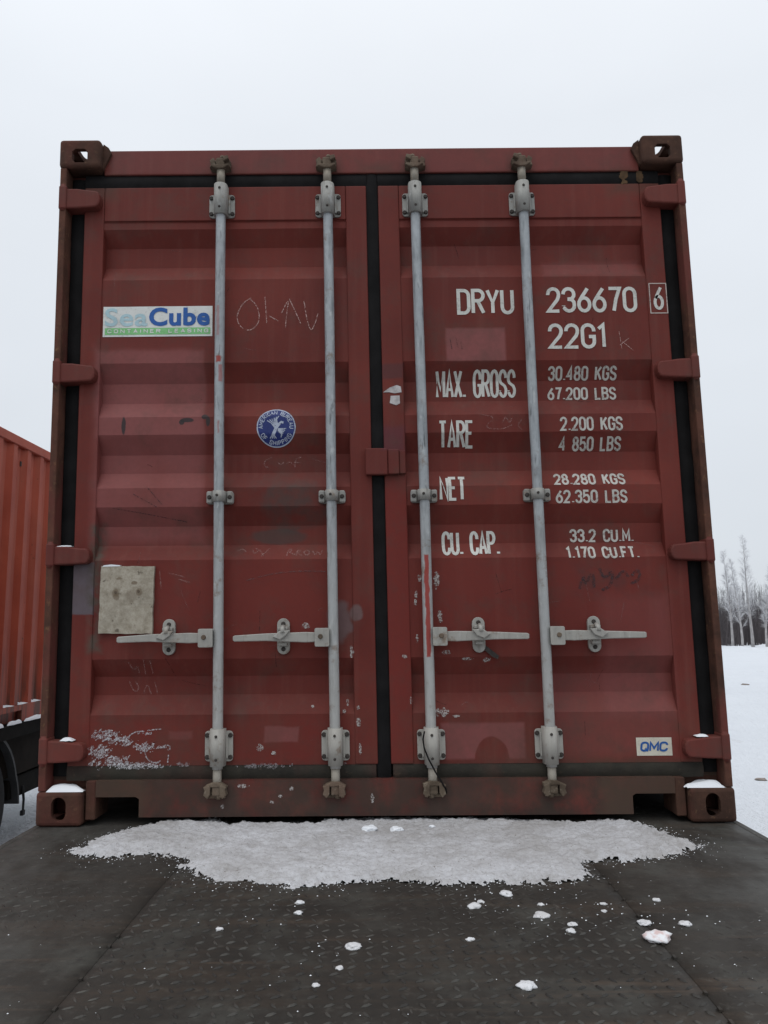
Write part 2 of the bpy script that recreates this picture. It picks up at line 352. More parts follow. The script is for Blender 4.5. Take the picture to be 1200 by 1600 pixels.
k = t.mix(t.ramp(a, .4, .65), (.026, .023, .020), (.070, .066, .058)); k = t.mix(t.ramp(c, .62, .72, 0, .6), k, (.13, .11, .09))
t.bsdf(k, .5, .2, c, .3, .001, .4); m_tread = t.m

# snow field
t = NT('snow field')
a = t.noise(.35, 6, .6); b = t.noise(2.2, 6, .65, sc=(1, .35, 1)); c = t.noise(25, 4, .6)
k = t.mix(t.ramp(a, .45, .75, 0, .3), (.74, .775, .82), (.62, .65, .70))
k = t.mix(t.ramp(b, .62, .76, 0, .45), k, (.40, .38, .37))
sy = t.n('ShaderNodeSeparateXYZ'); t.t.links.new(t.pos, sy.inputs[0])
unseen_dark = t.math('MULTIPLY', t.ramp(sy.outputs[1], -1.8, -4.5), t.ramp(t.noise(.6, 6, .65, off=(2, 7, 0)), .2, .5, .6, 1.)); unseen_dark = t.math('MULTIPLY', unseen_dark, t.ramp(sy.outputs[1], -60., -35.))
k = t.mix(unseen_dark, k, (.15, .135, .12))                                 # dark ground added behind the camera, out of view, to cut bounce light
t.bsdf(k, .8, 0, t.math('ADD', t.math('MULTIPLY', b, 4.), c), .9, .06, .2); m_field = t.m

# ------------------------------------------------------------------ door relief
PROF = [(2.268, 0), (2.263, .005), (2.236, .005), (2.173, .041), (2.092, .041), (2.028, .004), (1.690, .004), (1.618, .040), (1.54, .040),
        (1.478, .004), (1.409, .004), (1.339, .040), (1.266, .040), (1.204, .004), (1.132, .004), (1.062, .040), (.99, .040), (.933, .004),
        (.572, .004), (.508, .039), (.442, .039), (.374, .003), (.195, .003)]
def prof(z):
    if z >= PROF[0][0]: return 0.
    for (z1, d1), (z0, d0) in zip(PROF, PROF[1:]):
        if z >= z0:
            return d0 + (d1-d0)*(z-z0)/(z1-z0)
    return PROF[-1][1]
YF = .045
def panel_y(x, z):
    return YF + prof(z) + .0022*noise.noise(Vector((x*2.6, z*3.1, 4.)))+ .0008*noise.noise(Vector((x*11, z*9, 1.)))
def face_y(x, z):
    ax = abs(x)
    if ax < .107 or ax > 1.057 or z > 2.268 or z < .195: return YF
    return panel_y(x, z)

# stroke lettering ---------------------------------------------------
R_ = .25
TOP = lambda a0, a1: arc2(.5, 1-R_, .5, R_, a0, a1, 8)
BOT = lambda a0, a1: arc2(.5, R_, .5, R_, a0, a1, 8)
def G():
    O = TOP(0, 180) + BOT(180, 360) + [(1, 1-R_)]
    return {
    'O': (1, [O]), '0': (1, [O]), 'D': (1, [[(0, 0), (0, 1), (.5, 1)] + TOP(80, 0) + BOT(0, -80) + [(.5, 0), (0, 0)]]),
    'C': (1, [[(1, .70)] + TOP(0, 180) + BOT(180, 360) + [(1, .30)]]), 'G': (1, [[(1, .70)] + TOP(0, 180) + BOT(180, 360) + [(1, .47), (.55, .47)]]),
    'U': (1, [[(0, 1)] + BOT(180, 360) + [(1, 1)]]),
    'R': (1, [[(0, 0), (0, 1), (.5, 1)] + arc2(.5, .77, .5, .23, 80, -90) + [(0, .54)], [(.45, .54), (1, 0)]]),
    'P': (1, [[(0, 0), (0, 1), (.5, 1)] + arc2(.5, .75, .5, .25, 80, -90) + [(0, .5)]]),
    'B': (1, [[(0, .53), (0, 1), (.5, 1)] + arc2(.5, .77, .46, .23, 80, -90) + [(0, .54)], [(.45, .54)] + arc2(.5, .27, .5, .27, 85, -90) + [(0, 0), (0, .54)]]),
    'Y': (1, [[(0, 1), (.5, .45), (1, 1)], [(.5, .45), (.5, 0)]]), 'S': (1, [[(1, .76)] + TOP(0, 180) + [(.02, .68), (.2, .56), (.8, .44), (.98, .32)] + BOT(0, -180) + [(0, .24)]]),
    '2': (1, [[(0, .72)] + TOP(180, 0) + [(.97, .64), (.85, .5), (0, 0), (1, 0)]]),
    '3': (1, [[(0, .78)] + TOP(180, 0) + [(.97, .66), (.8, .55), (.4, .53)], [(.4, .53), (.8, .5), (.97, .4)] + BOT(0, -180) + [(0, .22)]]),
    '4': (1, [[(.74, 0), (.74, 1), (0, .3), (1, .3)]]), '5': (1, [[(.95, 1), (.1, 1), (.04, .52), (.3, .62), (.7, .62), (.97, .46)] + BOT(0, -180) + [(0, .22)]]),
    '6': (1, [[(.86, 1), (.3, .62)] + arc2(.5, .29, .5, .29, 140, 500, 20)]), '7': (1, [[(0, 1), (1, 1), (.62, .5), (.4, 0)]]),
    '8': (1, [arc2(.5, .76, .42, .24, -90, 270, 16), arc2(.5, .26, .5, .26, 90, 450, 16)]), '1': (.55, [[(0, .82), (.75, 1), (.75, 0)]]),
    'M': (1.15, [[(0, 0), (0, 1), (.5, .3), (1, 1), (1, 0)]]), 'N': (1, [[(0, 0), (0, 1), (1, 0), (1, 1)]]), 'A': (1, [[(0, 0), (.5, 1), (1, 0)], [(.2, .3), (.8, .3)]]),
    'X': (1, [[(0, 0), (1, 1)], [(0, 1), (1, 0)]]), 'K': (1, [[(0, 0), (0, 1)], [(1, 1), (0, .38)], [(.35, .6), (1, 0)]]), 'L': (.9, [[(0, 1), (0, 0), (1, 0)]]),
    'T': (1, [[(0, 1), (1, 1)], [(.5, 1), (.5, 0)]]), 'E': (.9, [[(1, 1), (0, 1), (0, 0), (1, 0)], [(0, .52), (.8, .52)]]), 'F': (.9, [[(1, 1), (0, 1), (0, 0)], [(0, .52), (.8, .52)]]),
    'H': (1, [[(0, 0), (0, 1)], [(1, 0), (1, 1)], [(0, .5), (1, .5)]]), 'I': (.2, [[(.5, 0), (.5, 1)]]), 'Q': (1, [O, [(.6, .3), (1.05, -.06)]]),
    '.': (.22, [[(.5, 0), (.5, .09)]]), ' ': (.75, []), 'n': (.3, []),
    'e': (1, [[(.0, .36), (1, .36)] + arc2(.5, .34, .5, .34, 5, 320, 18)]), 'a': (1, [[(.05, .52), (.25, .68), (.7, .68), (.95, .52), (.95, 0)], arc2(.47, .19, .47, .2, 0, 360, 14)]),
    'u': (1, [[(0, .68), (0, .2), (.15, .02), (.6, 0), (1, .2)], [(1, .68), (1, 0)]]), 'b': (1, [[(0, 1), (0, 0)], arc2(.5, .34, .5, .34, 0, 360, 18)]),
    }
GL = G()
def ribbon(bm, pts, wd, yfun, off, closed=False, step=.004, mi=0):
    P = [Vector((p[0], p[1])) for p in pts]
    q = [P[0]]
    for p in P[1:]:
        if (p-q[-1]).length > 1e-5: q.append(p)
    P = q
    if len(P) < 2: return
    closed = (P[0]-P[-1]).length < 1e-4
    if closed: P = P[:-1]
    D = []; n = len(P)
    for i in range(n):
        if closed: a = P[i]-P[i-1]; b = P[(i+1) % n]-P[i]
        else:
            a = P[i]-P[i-1] if i else P[1]-P[0]; b = P[i+1]-P[i] if i < n-1 else P[i]-P[i-1]
        a.normalize(); b.normalize(); t_ = a+b
        if t_.length < .2: nn = Vector((-b.y, b.x)); D.append(nn); continue
        t_.normalize(); nn = Vector((-t_.y, t_.x)); c = max(.5, nn.dot(Vector((-b.y, b.x)))); D.append(nn/c)
    seq = list(range(n)) + ([0] if closed else [])
    rows = []
    for j in range(len(seq)-1):
        i0, i1 = seq[j], seq[j+1]; L = (P[i1]-P[i0]).length; m = max(1, int(L/step))
        for s_ in range(m):
            f = s_/m; rows.append((P[i0].lerp(P[i1], f), D[i0].lerp(D[i1], f)))
    rows.append((P[seq[-1]], D[seq[-1]]))
    prev = None
    for c, d in rows:
        row = []
        for k in (-.5, 0, .5):
            p = c + d*(wd*k); row.append(bm.verts.new((p.x, yfun(p.x, p.y) - off, p.y)))
        if prev:
            for k in range(2):
                f = bm.faces.new((prev[k], prev[k+1], row[k+1], row[k])); f.material_index = mi
        prev = row
def text_bm(bm, s_, x0, x1, z0, z1, wd, off=.0015, yfun=face_y, gap=.38, slant=0., vadv=None):
    tot = sum(GL[c][0] for c in s_) + gap*(len(s_)-1)
    h = z1-z0-wd; W_ = (x1-x0-wd); u = W_/tot; x = x0+wd/2; i = 0
    for c in s_:
        gw, strokes = GL[c]
        for st_ in strokes:
            i += 1
            pts = [(x + px*gw*u + slant*(py)*h, z0+wd/2 + py*h) for px, py in st_]
            ribbon(bm, pts, wd, yfun, off + .00012*(i % 5))
        x += (gw+gap)*u
    return bm

# ------------------------------------------------------------------ setting: snow field
def ground_h(x, y):
    z = -1.3
    r = math.hypot(x, y)
    z += .05*noise.noise(Vector((x*.35, y*.35, 0))) * min(1, max(0, (abs(x)-1.5)/2)) + .02*noise.noise(Vector((x*1.7, y*1.3, 5)))
    if r < 2500:
        k = max(0., min(1., (y-50)/8.)); k = k*k*(3-2*k); fall = max(0., min(1., (y-60)/40.))
        z += k*(.24 + .30*noise.noise(Vector((x*.35, y*.15, 3))) + .16*noise.noise(Vector((x*.7, y*.7, 9)))) * (1-fall)
    return z
bm = bmesh.new()
def axis(lo, hi, fine_lo, fine_hi, st):
    a = []; v = fine_lo
    while v <= fine_hi: a.append(v); v += st
    s_ = st
    while a[-1] < hi: s_ *= 1.16; a.append(a[-1]+s_)
    s_ = st
    while a[0] > lo: s_ *= 1.16; a.insert(0, a[0]-s_)
    return a
X = axis(-3000, 3000, -8, 32, .33); Y = axis(-3000, 3500, -4, 66, .33)
g = [[bm.verts.new((x, y, ground_h(x, y))) for y in Y] for x in X]
for i in range(len(X)-1):
    for j in range(len(Y)-1): bm.faces.new((g[i][j], g[i+1][j], g[i+1][j+1], g[i][j+1]))
o = obj('snow_field', bm, m_field, smooth=True); o['kind'] = 'structure'

# ------------------------------------------------------------------ the flatbed the container stands on
flat = thing('flatbed_trailer', 'dark worn steel flatbed trailer deck carrying the dark red container', 'trailer', (0, 0, -1.3))
def fpart(name, bm, mat, smooth=False):
    for v in bm.verts: v.co.z += 1.3
    return obj(name, bm, mat, flat, smooth=smooth)
YB, YE = -2.15, 6.5
def deck_strip(x0, x1, zoff=0., nx=12, thick=.01):
    bm = bmesh.new(); ys = []; y = YB
    while y < YE: ys.append(y); y += (.05 if y < .5 else .5)
    ys.append(YE); g = []
    def h(x, y): return zoff + .0035*noise.noise(Vector((x*2.2, y*2.2, 2))) - .002*abs(noise.noise(Vector((x*6, y*6, 8)))) - .0015
    for i in range(nx+1):
        x = x0+(x1-x0)*i/nx; g.append([bm.verts.new((x, yy, h(x, yy))) for yy in ys])
    for i in range(nx):
        for j in range(len(ys)-1): bm.faces.new((g[i][j], g[i+1][j], g[i+1][j+1], g[i][j+1]))
    for side, xx in ((g[0], x0), (g[-1], x1)):
        lo = [bm.verts.new((v.co.x, v.co.y, -thick-.002)) for v in side]
        for j in range(len(ys)-1):
            f = (side[j], side[j+1], lo[j+1], lo[j]) if side is g[0] else (side[j], lo[j], lo[j+1], side[j+1]); bm.faces.new(f)
    return bm
fpart('deck_plate', deck_strip(-1.21, -.601, 0, 14), m_deck, True); fpart('deck_plate', deck_strip(-.5995, .5995, -.001, 26), m_deck, True); fpart('deck_plate', deck_strip(.601, 1.21, 0, 14), m_deck, True)
fpart('weld_seam', box(-.595, .595, 5.197, 5.203, -.004, .0035), m_tread)
bm = bmesh.new()
rnd = random.Random(3)
for sx in (-.6, .6):
    y = YB
    while y < .6:
        if rnd.random() < .6: bx(bm, sx-.003, sx+.003, y, y+.008+rnd.random()*.012, -.004, .0006)
        y += .045+rnd.random()*.03
o = fpart('weld_beads', bm, m_deck); o['kind'] = 'stuff'
# raised tread bars, alternating direction
bm = bmesh.new(); n = 0; pitch_ = .034
iy = 0; y = YB+.02
while y < .35:
    x = -1.19; ix = 0
    while x < 1.19:
        wear = noise.noise(Vector((x*1.9, y*1.9, 11)))*1.3 + .05 + .8*math.exp(-((x+.42)/.25)**2-((y+1.15)/.3)**2) + .5*math.exp(-((x-.35)/.3)**2-((y+1.1)/.25)**2) - (.4 if abs(x) > .6 else 0) + rnd.uniform(-.12, .12)
        hgt = .0030*max(0, min(1, wear+.35))
        if hgt > .0006 and abs(abs(x)-.6) > .02:
            a_ = math.radians(33 if (ix+iy) % 2 else -57) + rnd.uniform(-.06, .06)
            ca, sa = math.cos(a_), math.sin(a_); L, W_ = .0125, .0030
            vv = []
            for px, py, pz in ((-L, 0, 0), (-L*.3, -W_, 0), (L*.3, -W_, 0), (L, 0, 0), (L*.3, W_, 0), (-L*.3, W_, 0), (-L*.45, 0, hgt), (L*.45, 0, hgt)):
                zb = .0035*noise.noise(Vector((x*2.2, y*2.2, 2))) - .002*abs(noise.noise(Vector((x*6, y*6, 8)))) - .0015
                vv.append(bm.verts.new((x+px*ca-py*sa, y+px*sa+py*ca, zb+(pz if pz else -.0006))))
            for f in ((0, 1, 6), (1, 2, 7, 6), (2, 3, 7), (3, 4, 7), (4, 5, 6, 7), (5, 0, 6)): bm.faces.new([vv[i] for i in f])
        x += pitch_; ix += 1
    y += pitch_; iy += 1
o = fpart('tread_bars', bm, m_tread); o['kind'] = 'stuff'
for s_ in (-1, 1):
    xa, xb = sorted((s_*1.212, s_*1.245))
    fpart('side_rail', bx(bmesh.new(), xa, xb, YB, YE, -.14, -.004, .008, 2), m_deck)
    xa, xb = sorted((s_*.40, s_*.52)); fpart('chassis_beam', box(xa, xb, YB, YE, -.5, -.02), m_chassis)
fpart('end_plate', box(-1.24, 1.24, YB-.02, YB-.001, -.2, -.002), m_chassis)
def wheel_bm(wd=.30, R=.5):
    bm = bmesh.new(); pr = [(0, .26), (.03, .29), (.02, .40), (.0, .455), (.02, .49), (.05, .5), (wd-.05, .5), (wd-.02, .49), (wd, .455), (wd-.02, .40), (wd-.03, .29), (wd, .26)]
    N = 40; rings = []
    for k in range(N):
        a_ = 2*math.pi*k/N; rings.append([bm.verts.new((px, math.cos(a_)*pz*R/.5, math.sin(a_)*pz*R/.5)) for px, pz in pr])
    for k in range(N):
        for j in range(len(pr)-1):
            f = bm.faces.new((rings[k][j], rings[(k+1) % N][j], rings[(k+1) % N][j+1], rings[k][j+1])); f.smooth = True
    return bm
def rim_bm(wd=.30):
    bm = bmesh.new(); pr = [(0.03, .285), (.04, .25), (.14, .22), (.14, .12), (.05, .11), (.04, .0001)]; N = 24; rings = []
    for k in range(N):
        a_ = 2*math.pi*k/N; rings.append([bm.verts.new((px, math.cos(a_)*pz, math.sin(a_)*pz)) for px, pz in pr])
    for k in range(N):
        for j in range(len(pr)-1): bm.faces.new((rings[k][j], rings[(k+1) % N][j], rings[(k+1) % N][j+1], rings[k][j+1]))
    return bm
# wheels belong to their trailers
w0 = obj('wheel', wheel_bm(), m_tyre, flat, loc=(.86, 3.2, .5)); r0 = obj('rim', rim_bm(), m_chassis, w0)
def wheel(parent, x, y, z, rz=0):
    c = inst(w0, (x, y, z), parent, (0, 0, rz)); d = inst(r0, (0, 0, 0), c); return c
wheel(flat, .86, 4.5, .5); wheel(flat, -.86, 3.2, .5, math.pi); wheel(flat, -.86, 4.5, .5, math.pi)
w0.rotation_euler = (0, 0, 0)

# ------------------------------------------------------------------ main container
con = thing('shipping_container', 'dark red steel shipping container with closed double doors and white lettering', 'container')
def cp(name, bm, mat, parent=con, smooth=False): return obj(name, bm, mat, parent, shear=True, smooth=smooth)
LEN = 6.058
# corner castings: hollow boxes with apertures
def boolean(bm, cutters):
    for cb in cutters:
        obs = []
        for q_ in (bm, cb):
            me = bpy.data.meshes.new('t'); q_.to_mesh(me); o = bpy.data.objects.new('t', me); C.objects.link(o); obs.append(o)
        md = obs[0].modifiers.new('b', 'BOOLEAN'); md.operation = 'DIFFERENCE'; md.object = obs[1]; md.solver = 'EXACT'; md.use_hole_tolerant = True
        dg = bpy.context.evaluated_depsgraph_get(); dg.update()
        me2 = bpy.data.meshes.new_from_object(obs[0].evaluated_get(dg)); bm.clear(); bm.from_mesh(me2); cb.free()
        for o in obs:
            m_ = o.data; bpy.data.objects.remove(o); bpy.data.meshes.remove(m_)
        bpy.data.meshes.remove(me2)
    return bm
def casting(sx, top, back):
    """casting at the +x / front side; mirrored for the rest"""
    W_, L, H = .162, .178, .118
    bm = box(0, W_, 0, L, 0, H, .014, 3)                     # x: 0 inner .. W outer
    cuts = [box(.016, W_-.014, .022, L-.02, .018, H-.02)]
    hx, hz, hw, hh = (.080, .048, .060, .058) if top else (.080, .060, .052, .080)
    cb = bmesh.new(); prism_xz(cb, stadium(hx, hz, hw, hh) if not top else [(hx+a_*(hw/2), hz+b_*(hh/2)) for a_, b_ in ((-1, -.6), (-.6, -1), (.6, -1), (1, -.6), (1, .6), (.6, 1), (-.6, 1), (-1, .6))], -.02, .06); cuts.append(cb)
    cb = bmesh.new(); prism_xz(cb, stadium(.0, .060, .052, .080), -.04, .06)
    for v in cb.verts: v.co = Vector((W_ + v.co.y, .089+v.co.x, v.co.z))
    cuts.append(cb)
    cb = bmesh.new(); prism_xz(cb, stadium(.0, .0, .066, .124), -.05, .05)
    for v in cb.verts: v.co = Vector((.078+v.co.x, .089+v.co.z, (H if top else 0)+v.co.y))
    cuts.append(cb)
    for cb in cuts:
        if cb.calc_volume(signed=True) < 0: bmesh.ops.reverse_faces(cb, faces=cb.faces)
    boolean(bm, cuts)
    flip = False
    for v in bm.verts:
        x = v.co.x + (1.219-W_ + .005); y = v.co.y - .002; z = v.co.z + (2.591-H if top else 0)
        if sx < 0: x = -x
        if back: y = LEN-y
        v.co = Vector((x, y, z))
    if (sx < 0) != back: bmesh.ops.reverse_faces(bm, faces=bm.faces)
    return bm
for back in (False, True):
    for top in (False, True):
        for sx in (-1, 1):
            cp('corner_casting', casting(sx, top, back), m_rust)
# posts
for sx in (-1, 1):
    bm = bmesh.new()
    xa, xb = sorted((sx*1.193, sx*1.219)); bx(bm, xa, xb, .004, .14, .118, 2.473, .004, 2)
    cp('corner_post', bm, m_postrust)
    bm = bmesh.new()
    xa, xb = sorted((sx*1.135, sx*1.1928)); bx(bm, xa, xb, .078, .14, .118, 2.473)
    cp('post_return', bm, m_red)
    xa, xb = sorted((sx*1.12, sx*1.217)); cp('corner_post', box(xa, xb, LEN-.14, LEN-.003, .118, 2.473), m_red)
# header and sill
bm = bx(bmesh.new(), -1.06, 1.06, YF-.002, .13, 2.463, 2.568, .004, 2)
cp('header', bm, m_red)
bm = bmesh.new(); prism_xz(bm, [(-1.0615, 2.48), (-1.03, 2.55), (-1.04, 2.572), (-1.0615, 2.588)], .03, .12)
prism_xz(bm, [(1.0615, 2.48), (1.03, 2.55), (1.04, 2.572), (1.0615, 2.588)], .03, .12); cp('header_gusset', bm, m_rust)
bm = bmesh.new()
for xa, xb in ((-1.035, -.85), (.93, 1.02)): bx(bm, xa, xb, YF-.006, YF-.003, 2.478, 2.556, .001)
bm.free()
bm = prism_xz(bmesh.new(), [(-1.0215, .150), (-1.0215, .095), (-.880, .095), (-.868, .088), (-.868, .026), (.870, .026), (.870, .088), (.882, .095), (1.0215, .095), (1.0215, .150)], .022, .16)
cp('sill', bm, m_red)
for sx in (-1, 1):
    xa, xb = sorted((sx*1.058, sx*1.1925)); cp('sill_gusset', box(xa, xb, .077, .158, .119, .1455), m_rust)
    xa, xb = sorted((sx*1.022, sx*1.0565)); cp('sill_gusset', box(xa, xb, .0205, .16, .018, .1495, .003), m_rust)
# floor, roof, side walls
cp('floor', box(-1.15, 1.15, .17, LEN-.1, .13, .158), m_dark)
bm = bmesh.new()
for y in [.6+.55*i for i in range(10)]: bx(bm, -1.15, 1.15, y, y+.05, .03, .129)
cp('cross_members', bm, m_dark)
cp('roof', box(-1.19, 1.19, .131, LEN-.05, 2.545, 2.562), m_side)
def corr_wall(y0, y1, z0, z1, depth=.036, pitch=.278):
    """vertical corrugation along y; surface towards +x at x=0, back at -depth"""
    bm = bmesh.new(); y = y0; pts = []
    while y < y1:
        for dy, d in ((0, 0), (.072, 0), (.140, -depth), (.210, -depth)):
            if y+dy <= y1: pts.append((y+dy, d))
        y += pitch
    pts.append((y1, 0)); prev = None
    for py, px in pts:
        r = (bm.verts.new((px, py, z0)), bm.verts.new((px, py, z1)))
        if prev: bm.faces.new((prev[0], r[0], r[1], prev[1]))
        prev = r
    return bm
for sx in (-1, 1):
    bm = corr_wall(.14, LEN-.14, .16, 2.50)
    for v in bm.verts: v.co.x = sx*(v.co.x+1.205)
    if sx < 0: bmesh.ops.reverse_faces(bm, faces=bm.faces)
    cp('side_wall', bm, m_side)
    xa, xb = sorted((sx*1.155, sx*1.212))
    cp('bottom_rail', box(xa, xb, .177, LEN-.177, .03, .16, .004), m_side); cp('top_rail', box(xa, xb, .177, LEN-.177, 2.50, 2.56, .004), m_side)
cp('end_wall', box(-1.12, 1.12, LEN-.06, LEN-.03, .12, 2.5), m_side)

# doors --------------------------------------------------------------
def splat(cx, cz, rx, rz, thr=.0, seed=0, cell=.0035, off=.0020, freq=60., thick=0., slope=0., shape=None, yfun=face_y, bm=None):
    bm = bm or bmesh.new(); nx = int(2*rx/cell)+1; nz_ = int(2*rz/cell)+1; vd = {}
    def V(i, j):
        if (i, j) not in vd:
            x = cx-rx+i*cell; z = cz-rz+j*cell
            jx = .3*cell*noise.noise(Vector((x*900, z*900, 1))); jz = .3*cell*noise.noise(Vector((x*900, z*900, 7)))
            yy = yfun(x, z)-off - thick*max(0, noise.noise(Vector((x*freq*1.5, z*freq*1.5, seed+3)))+.4)
            vd[(i, j)] = bm.verts.new((x+jx, yy, z+jz))
        return vd[(i, j)]
    for i in range(nx):
        for j in range(nz_):
            x = cx-rx+(i+.5)*cell; z = cz-rz+(j+.5)*cell
            d2 = ((x-cx)/rx)**2 + ((z-cz)/rz)**2
            m = noise.noise(Vector(((x+slope*z)*freq, z*freq*.9, seed)))*.9 + .5*noise.noise(Vector((x*freq*2.5, z*freq*2.5, seed+9)))
            if shape: m += shape(x, z)
            if m + (1-d2)*.9 > thr + .62: bm.faces.new((V(i, j), V(i+1, j), V(i+1, j+1), V(i, j+1)))
    return bm
def door_bm(sx):
    xi, xo = (.105, 1.057); bi, bo = (.0235, 1.1345)
    bm = bmesh.new()
    fl = lambda a_, b_: tuple(sorted((sx*a_, sx*b_)))
    for (a_, b_, z0, z1) in ((bi, xi, .197, 2.411), (xo, bo, .197, 2.411)):
        xa, xb = fl(a_, b_); bx(bm, xa, xb, YF, .095, z0, z1, .004, 2)
    xa, xb = fl(xi+.0005, xo-.0005); bx(bm, xa, xb, YF+.0005, .095, 2.269, 2.411, .0035, 2)
    zs = set(); z = .197
    for pz, _ in PROF: zs.add(pz)
    while z < 2.268: zs.add(round(z, 3)); z += .03
    zs = sorted(z for z in zs if .197 <= z <= 2.268); zs2 = []
    for z in zs:
        if not zs2 or z-zs2[-1] > .0035: zs2.append(z)
    NX = 44; g = []
    for i in range(NX+1):
        x = sx*(xi-.001+(xo-xi+.002)*i/NX); g.append([bm.verts.new((x, panel_y(x, z), z)) for z in zs2])
    for i in range(NX):
        for j in range(len(zs2)-1):
            f = bm.faces.new((g[i][j], g[i+1][j], g[i+1][j+1], g[i][j+1])); f.smooth = False
            if sx < 0: f.normal_flip()
    return bm
dl = cp('door', door_bm(-1), m_door); dl['label'] = 'left door leaf with blue and green rectangular sticker and round blue emblem'
dr = cp('door', door_bm(1), m_door); dr['label'] = 'right door leaf painted with white container number and weights'
# gaskets
def gask(x0, x1, z0, z1, y=.058, horiz=False, seed=0):
    bm = bmesh.new(); n = 60; g = []
    for i in range(n+1):
        f = i/n; row = []
        for k in range(5):
            c = k/4; lip = .006*math.sin(math.pi*c)
            jit = .003*noise.noise(Vector((f*26, k, seed))) if k in (0, 4) else 0
            if horiz: p = (x0+(x1-x0)*f, y-lip, z0+(z1-z0)*c + jit)
            else: p = (x0+(x1-x0)*c + jit, y-lip, z0+(z1-z0)*f)
            row.append(bm.verts.new(p))
        g.append(row)
    for i in range(n):
        for k in range(4):
            q = (g[i][k], g[i+1][k], g[i+1][k+1], g[i][k+1]); bm.faces.new(q if horiz else tuple(reversed(q)))
    return bm
for sx, d in ((-1, dl), (1, dr)):
    a_, b_ = sorted((sx*1.1355, sx*1.191)); cp('gasket', gask(a_, b_, .16, 2.455, .066, seed=1+sx), m_gasket, d, True)
    a_, b_ = sorted((sx*.0225, sx*1.135)); cp('gasket', gask(a_, b_, 2.409, 2.466, .052, True, 3+sx), m_gasket, d, True)
    a_, b_ = sorted((sx*.03, sx*1.135)); cp('gasket', gask(a_, b_, .146, .199, .050, True, 6+sx), m_gasket_dirty, d, True)
cp('gasket', gask(-.026, .0225, .15, 2.46, .052, seed=9), m_gasket, dr, True)
cp('gasket_backing', box(-1.19, 1.19, .100, .125, .146, 2.468), m_dark, dl)
bm = splat(1.0, 2.437, .020, .030, -.5, 4, .0035, -.001, 35., yfun=lambda x, z: .044); splat(1.06, 2.437, .016, .026, -.4, 9, .0035, -.001, 35., yfun=lambda x, z: .044, bm=bm)
cp('rust_bloom', bm, mat_plain('orange rust', (.085, .05, .025), .9, 40, .4), dr)
# hinges
HZ = [(2.305, 2.388), (1.604, 1.680), (.914, .984), (.213, .291)]
for sx, d in ((-1, dl), (1, dr)):
    for z0, z1 in HZ:
        h = z1-z0; L = sx
        rnd_ = arc2(1.080, (z0+z1)/2-.002, .018, h*.40, -85, 80, 6)
        pts = [(1.200, z0+.001), (1.12, z0-.001), (1.095, z0+.004)]
        pts = [(1.200, z0+.000), (1.14, z0+.002)] + [(1.080-(p[0]-1.080), p[1]) for p in rnd_] + [(1.10, z1-.008), (1.15, z1-.001), (1.200, z1)]
        bm = prism_xz(bmesh.new(), [(sx*p[0], p[1]) for p in pts], .006, .060, .006)
        hb = cp('hinge', bm, m_hinge, d)
        bm = bmesh.new(); xa, xb = sorted((sx*1.190, sx*1.2215)); bx(bm, xa, xb, .000, .09, z0-.004, z1+.010, .006, 2)
        tube(bm, [(sx*1.205, .012, z0-.01), (sx*1.205, .012, z1+.016)], .012, 10)
        cp('hinge_lug', bm, m_hinge, con)
# latch plate over the gap
bm = bx(bmesh.new(), -.046, .036, .018, .044, 1.243, 1.344, .004, 2); bx(bm, .0365, .080, .024, .044, 1.246, 1.341, .003, 1); bx(bm, .0805, .104, .032, .044, 1.249, 1.338, .002, 1)
cp('latch_plate', bm, m_red, dr)
# lettering
TX = [('DRYU', .319, .541, 1.874, 1.979, .0135), ('236670', .666, 1.017, 1.879, 1.983, .0135), ('22G1', .666, .892, 1.734, 1.836, .0135),
      ('MAX. GROSS', .229, .538, 1.552, 1.659, .0108), ('TARE', .231, .366, 1.352, 1.455, .0108), ('NET', .228, .330, 1.147, 1.242, .0110), ('CU. CAP.', .232, .449, .943, 1.036, .0115),
      ('30.480 KGS', .662, .927, 1.617, 1.669, .0080), ('67.200 LBS', .658, .923, 1.541, 1.592, .0080), ('2.200 KGS', .693, .930, 1.411, 1.466, .0080), ('4 850 LBS', .689, .925, 1.339, 1.391, .0080),
      ('28.280 KGS', .660, .928, 1.204, 1.251, .0080), ('62.350 LBS', .661, .929, 1.134, 1.185, .0080), ('33.2 CU.M.', .713, .955, .991, 1.041, .0080), ('1.170 CU.FT.', .691, .962, .927, .974, .0080)]
for s_, x0, x1, z0, z1, wd in TX:
    bm = text_bm(bmesh.new(), s_, x0, x1, z0, z1, wd, gap=.42 if wd > .01 else .5)
    cp('lettering', bm, m_letter if wd > .009 else m_letter_s, dr)
bm = text_bm(bmesh.new(), '6', 1.079, 1.119, 1.886, 1.982, .0115); cp('lettering', bm, m_letter, dr)
bm = bmesh.new(); ribbon(bm, [(1.066, 1.873), (1.066, 1.993), (1.131, 1.993), (1.131, 1.873), (1.066, 1.873)], .0038, face_y, .0016); cp('check_digit_frame', bm, m_line, dr)
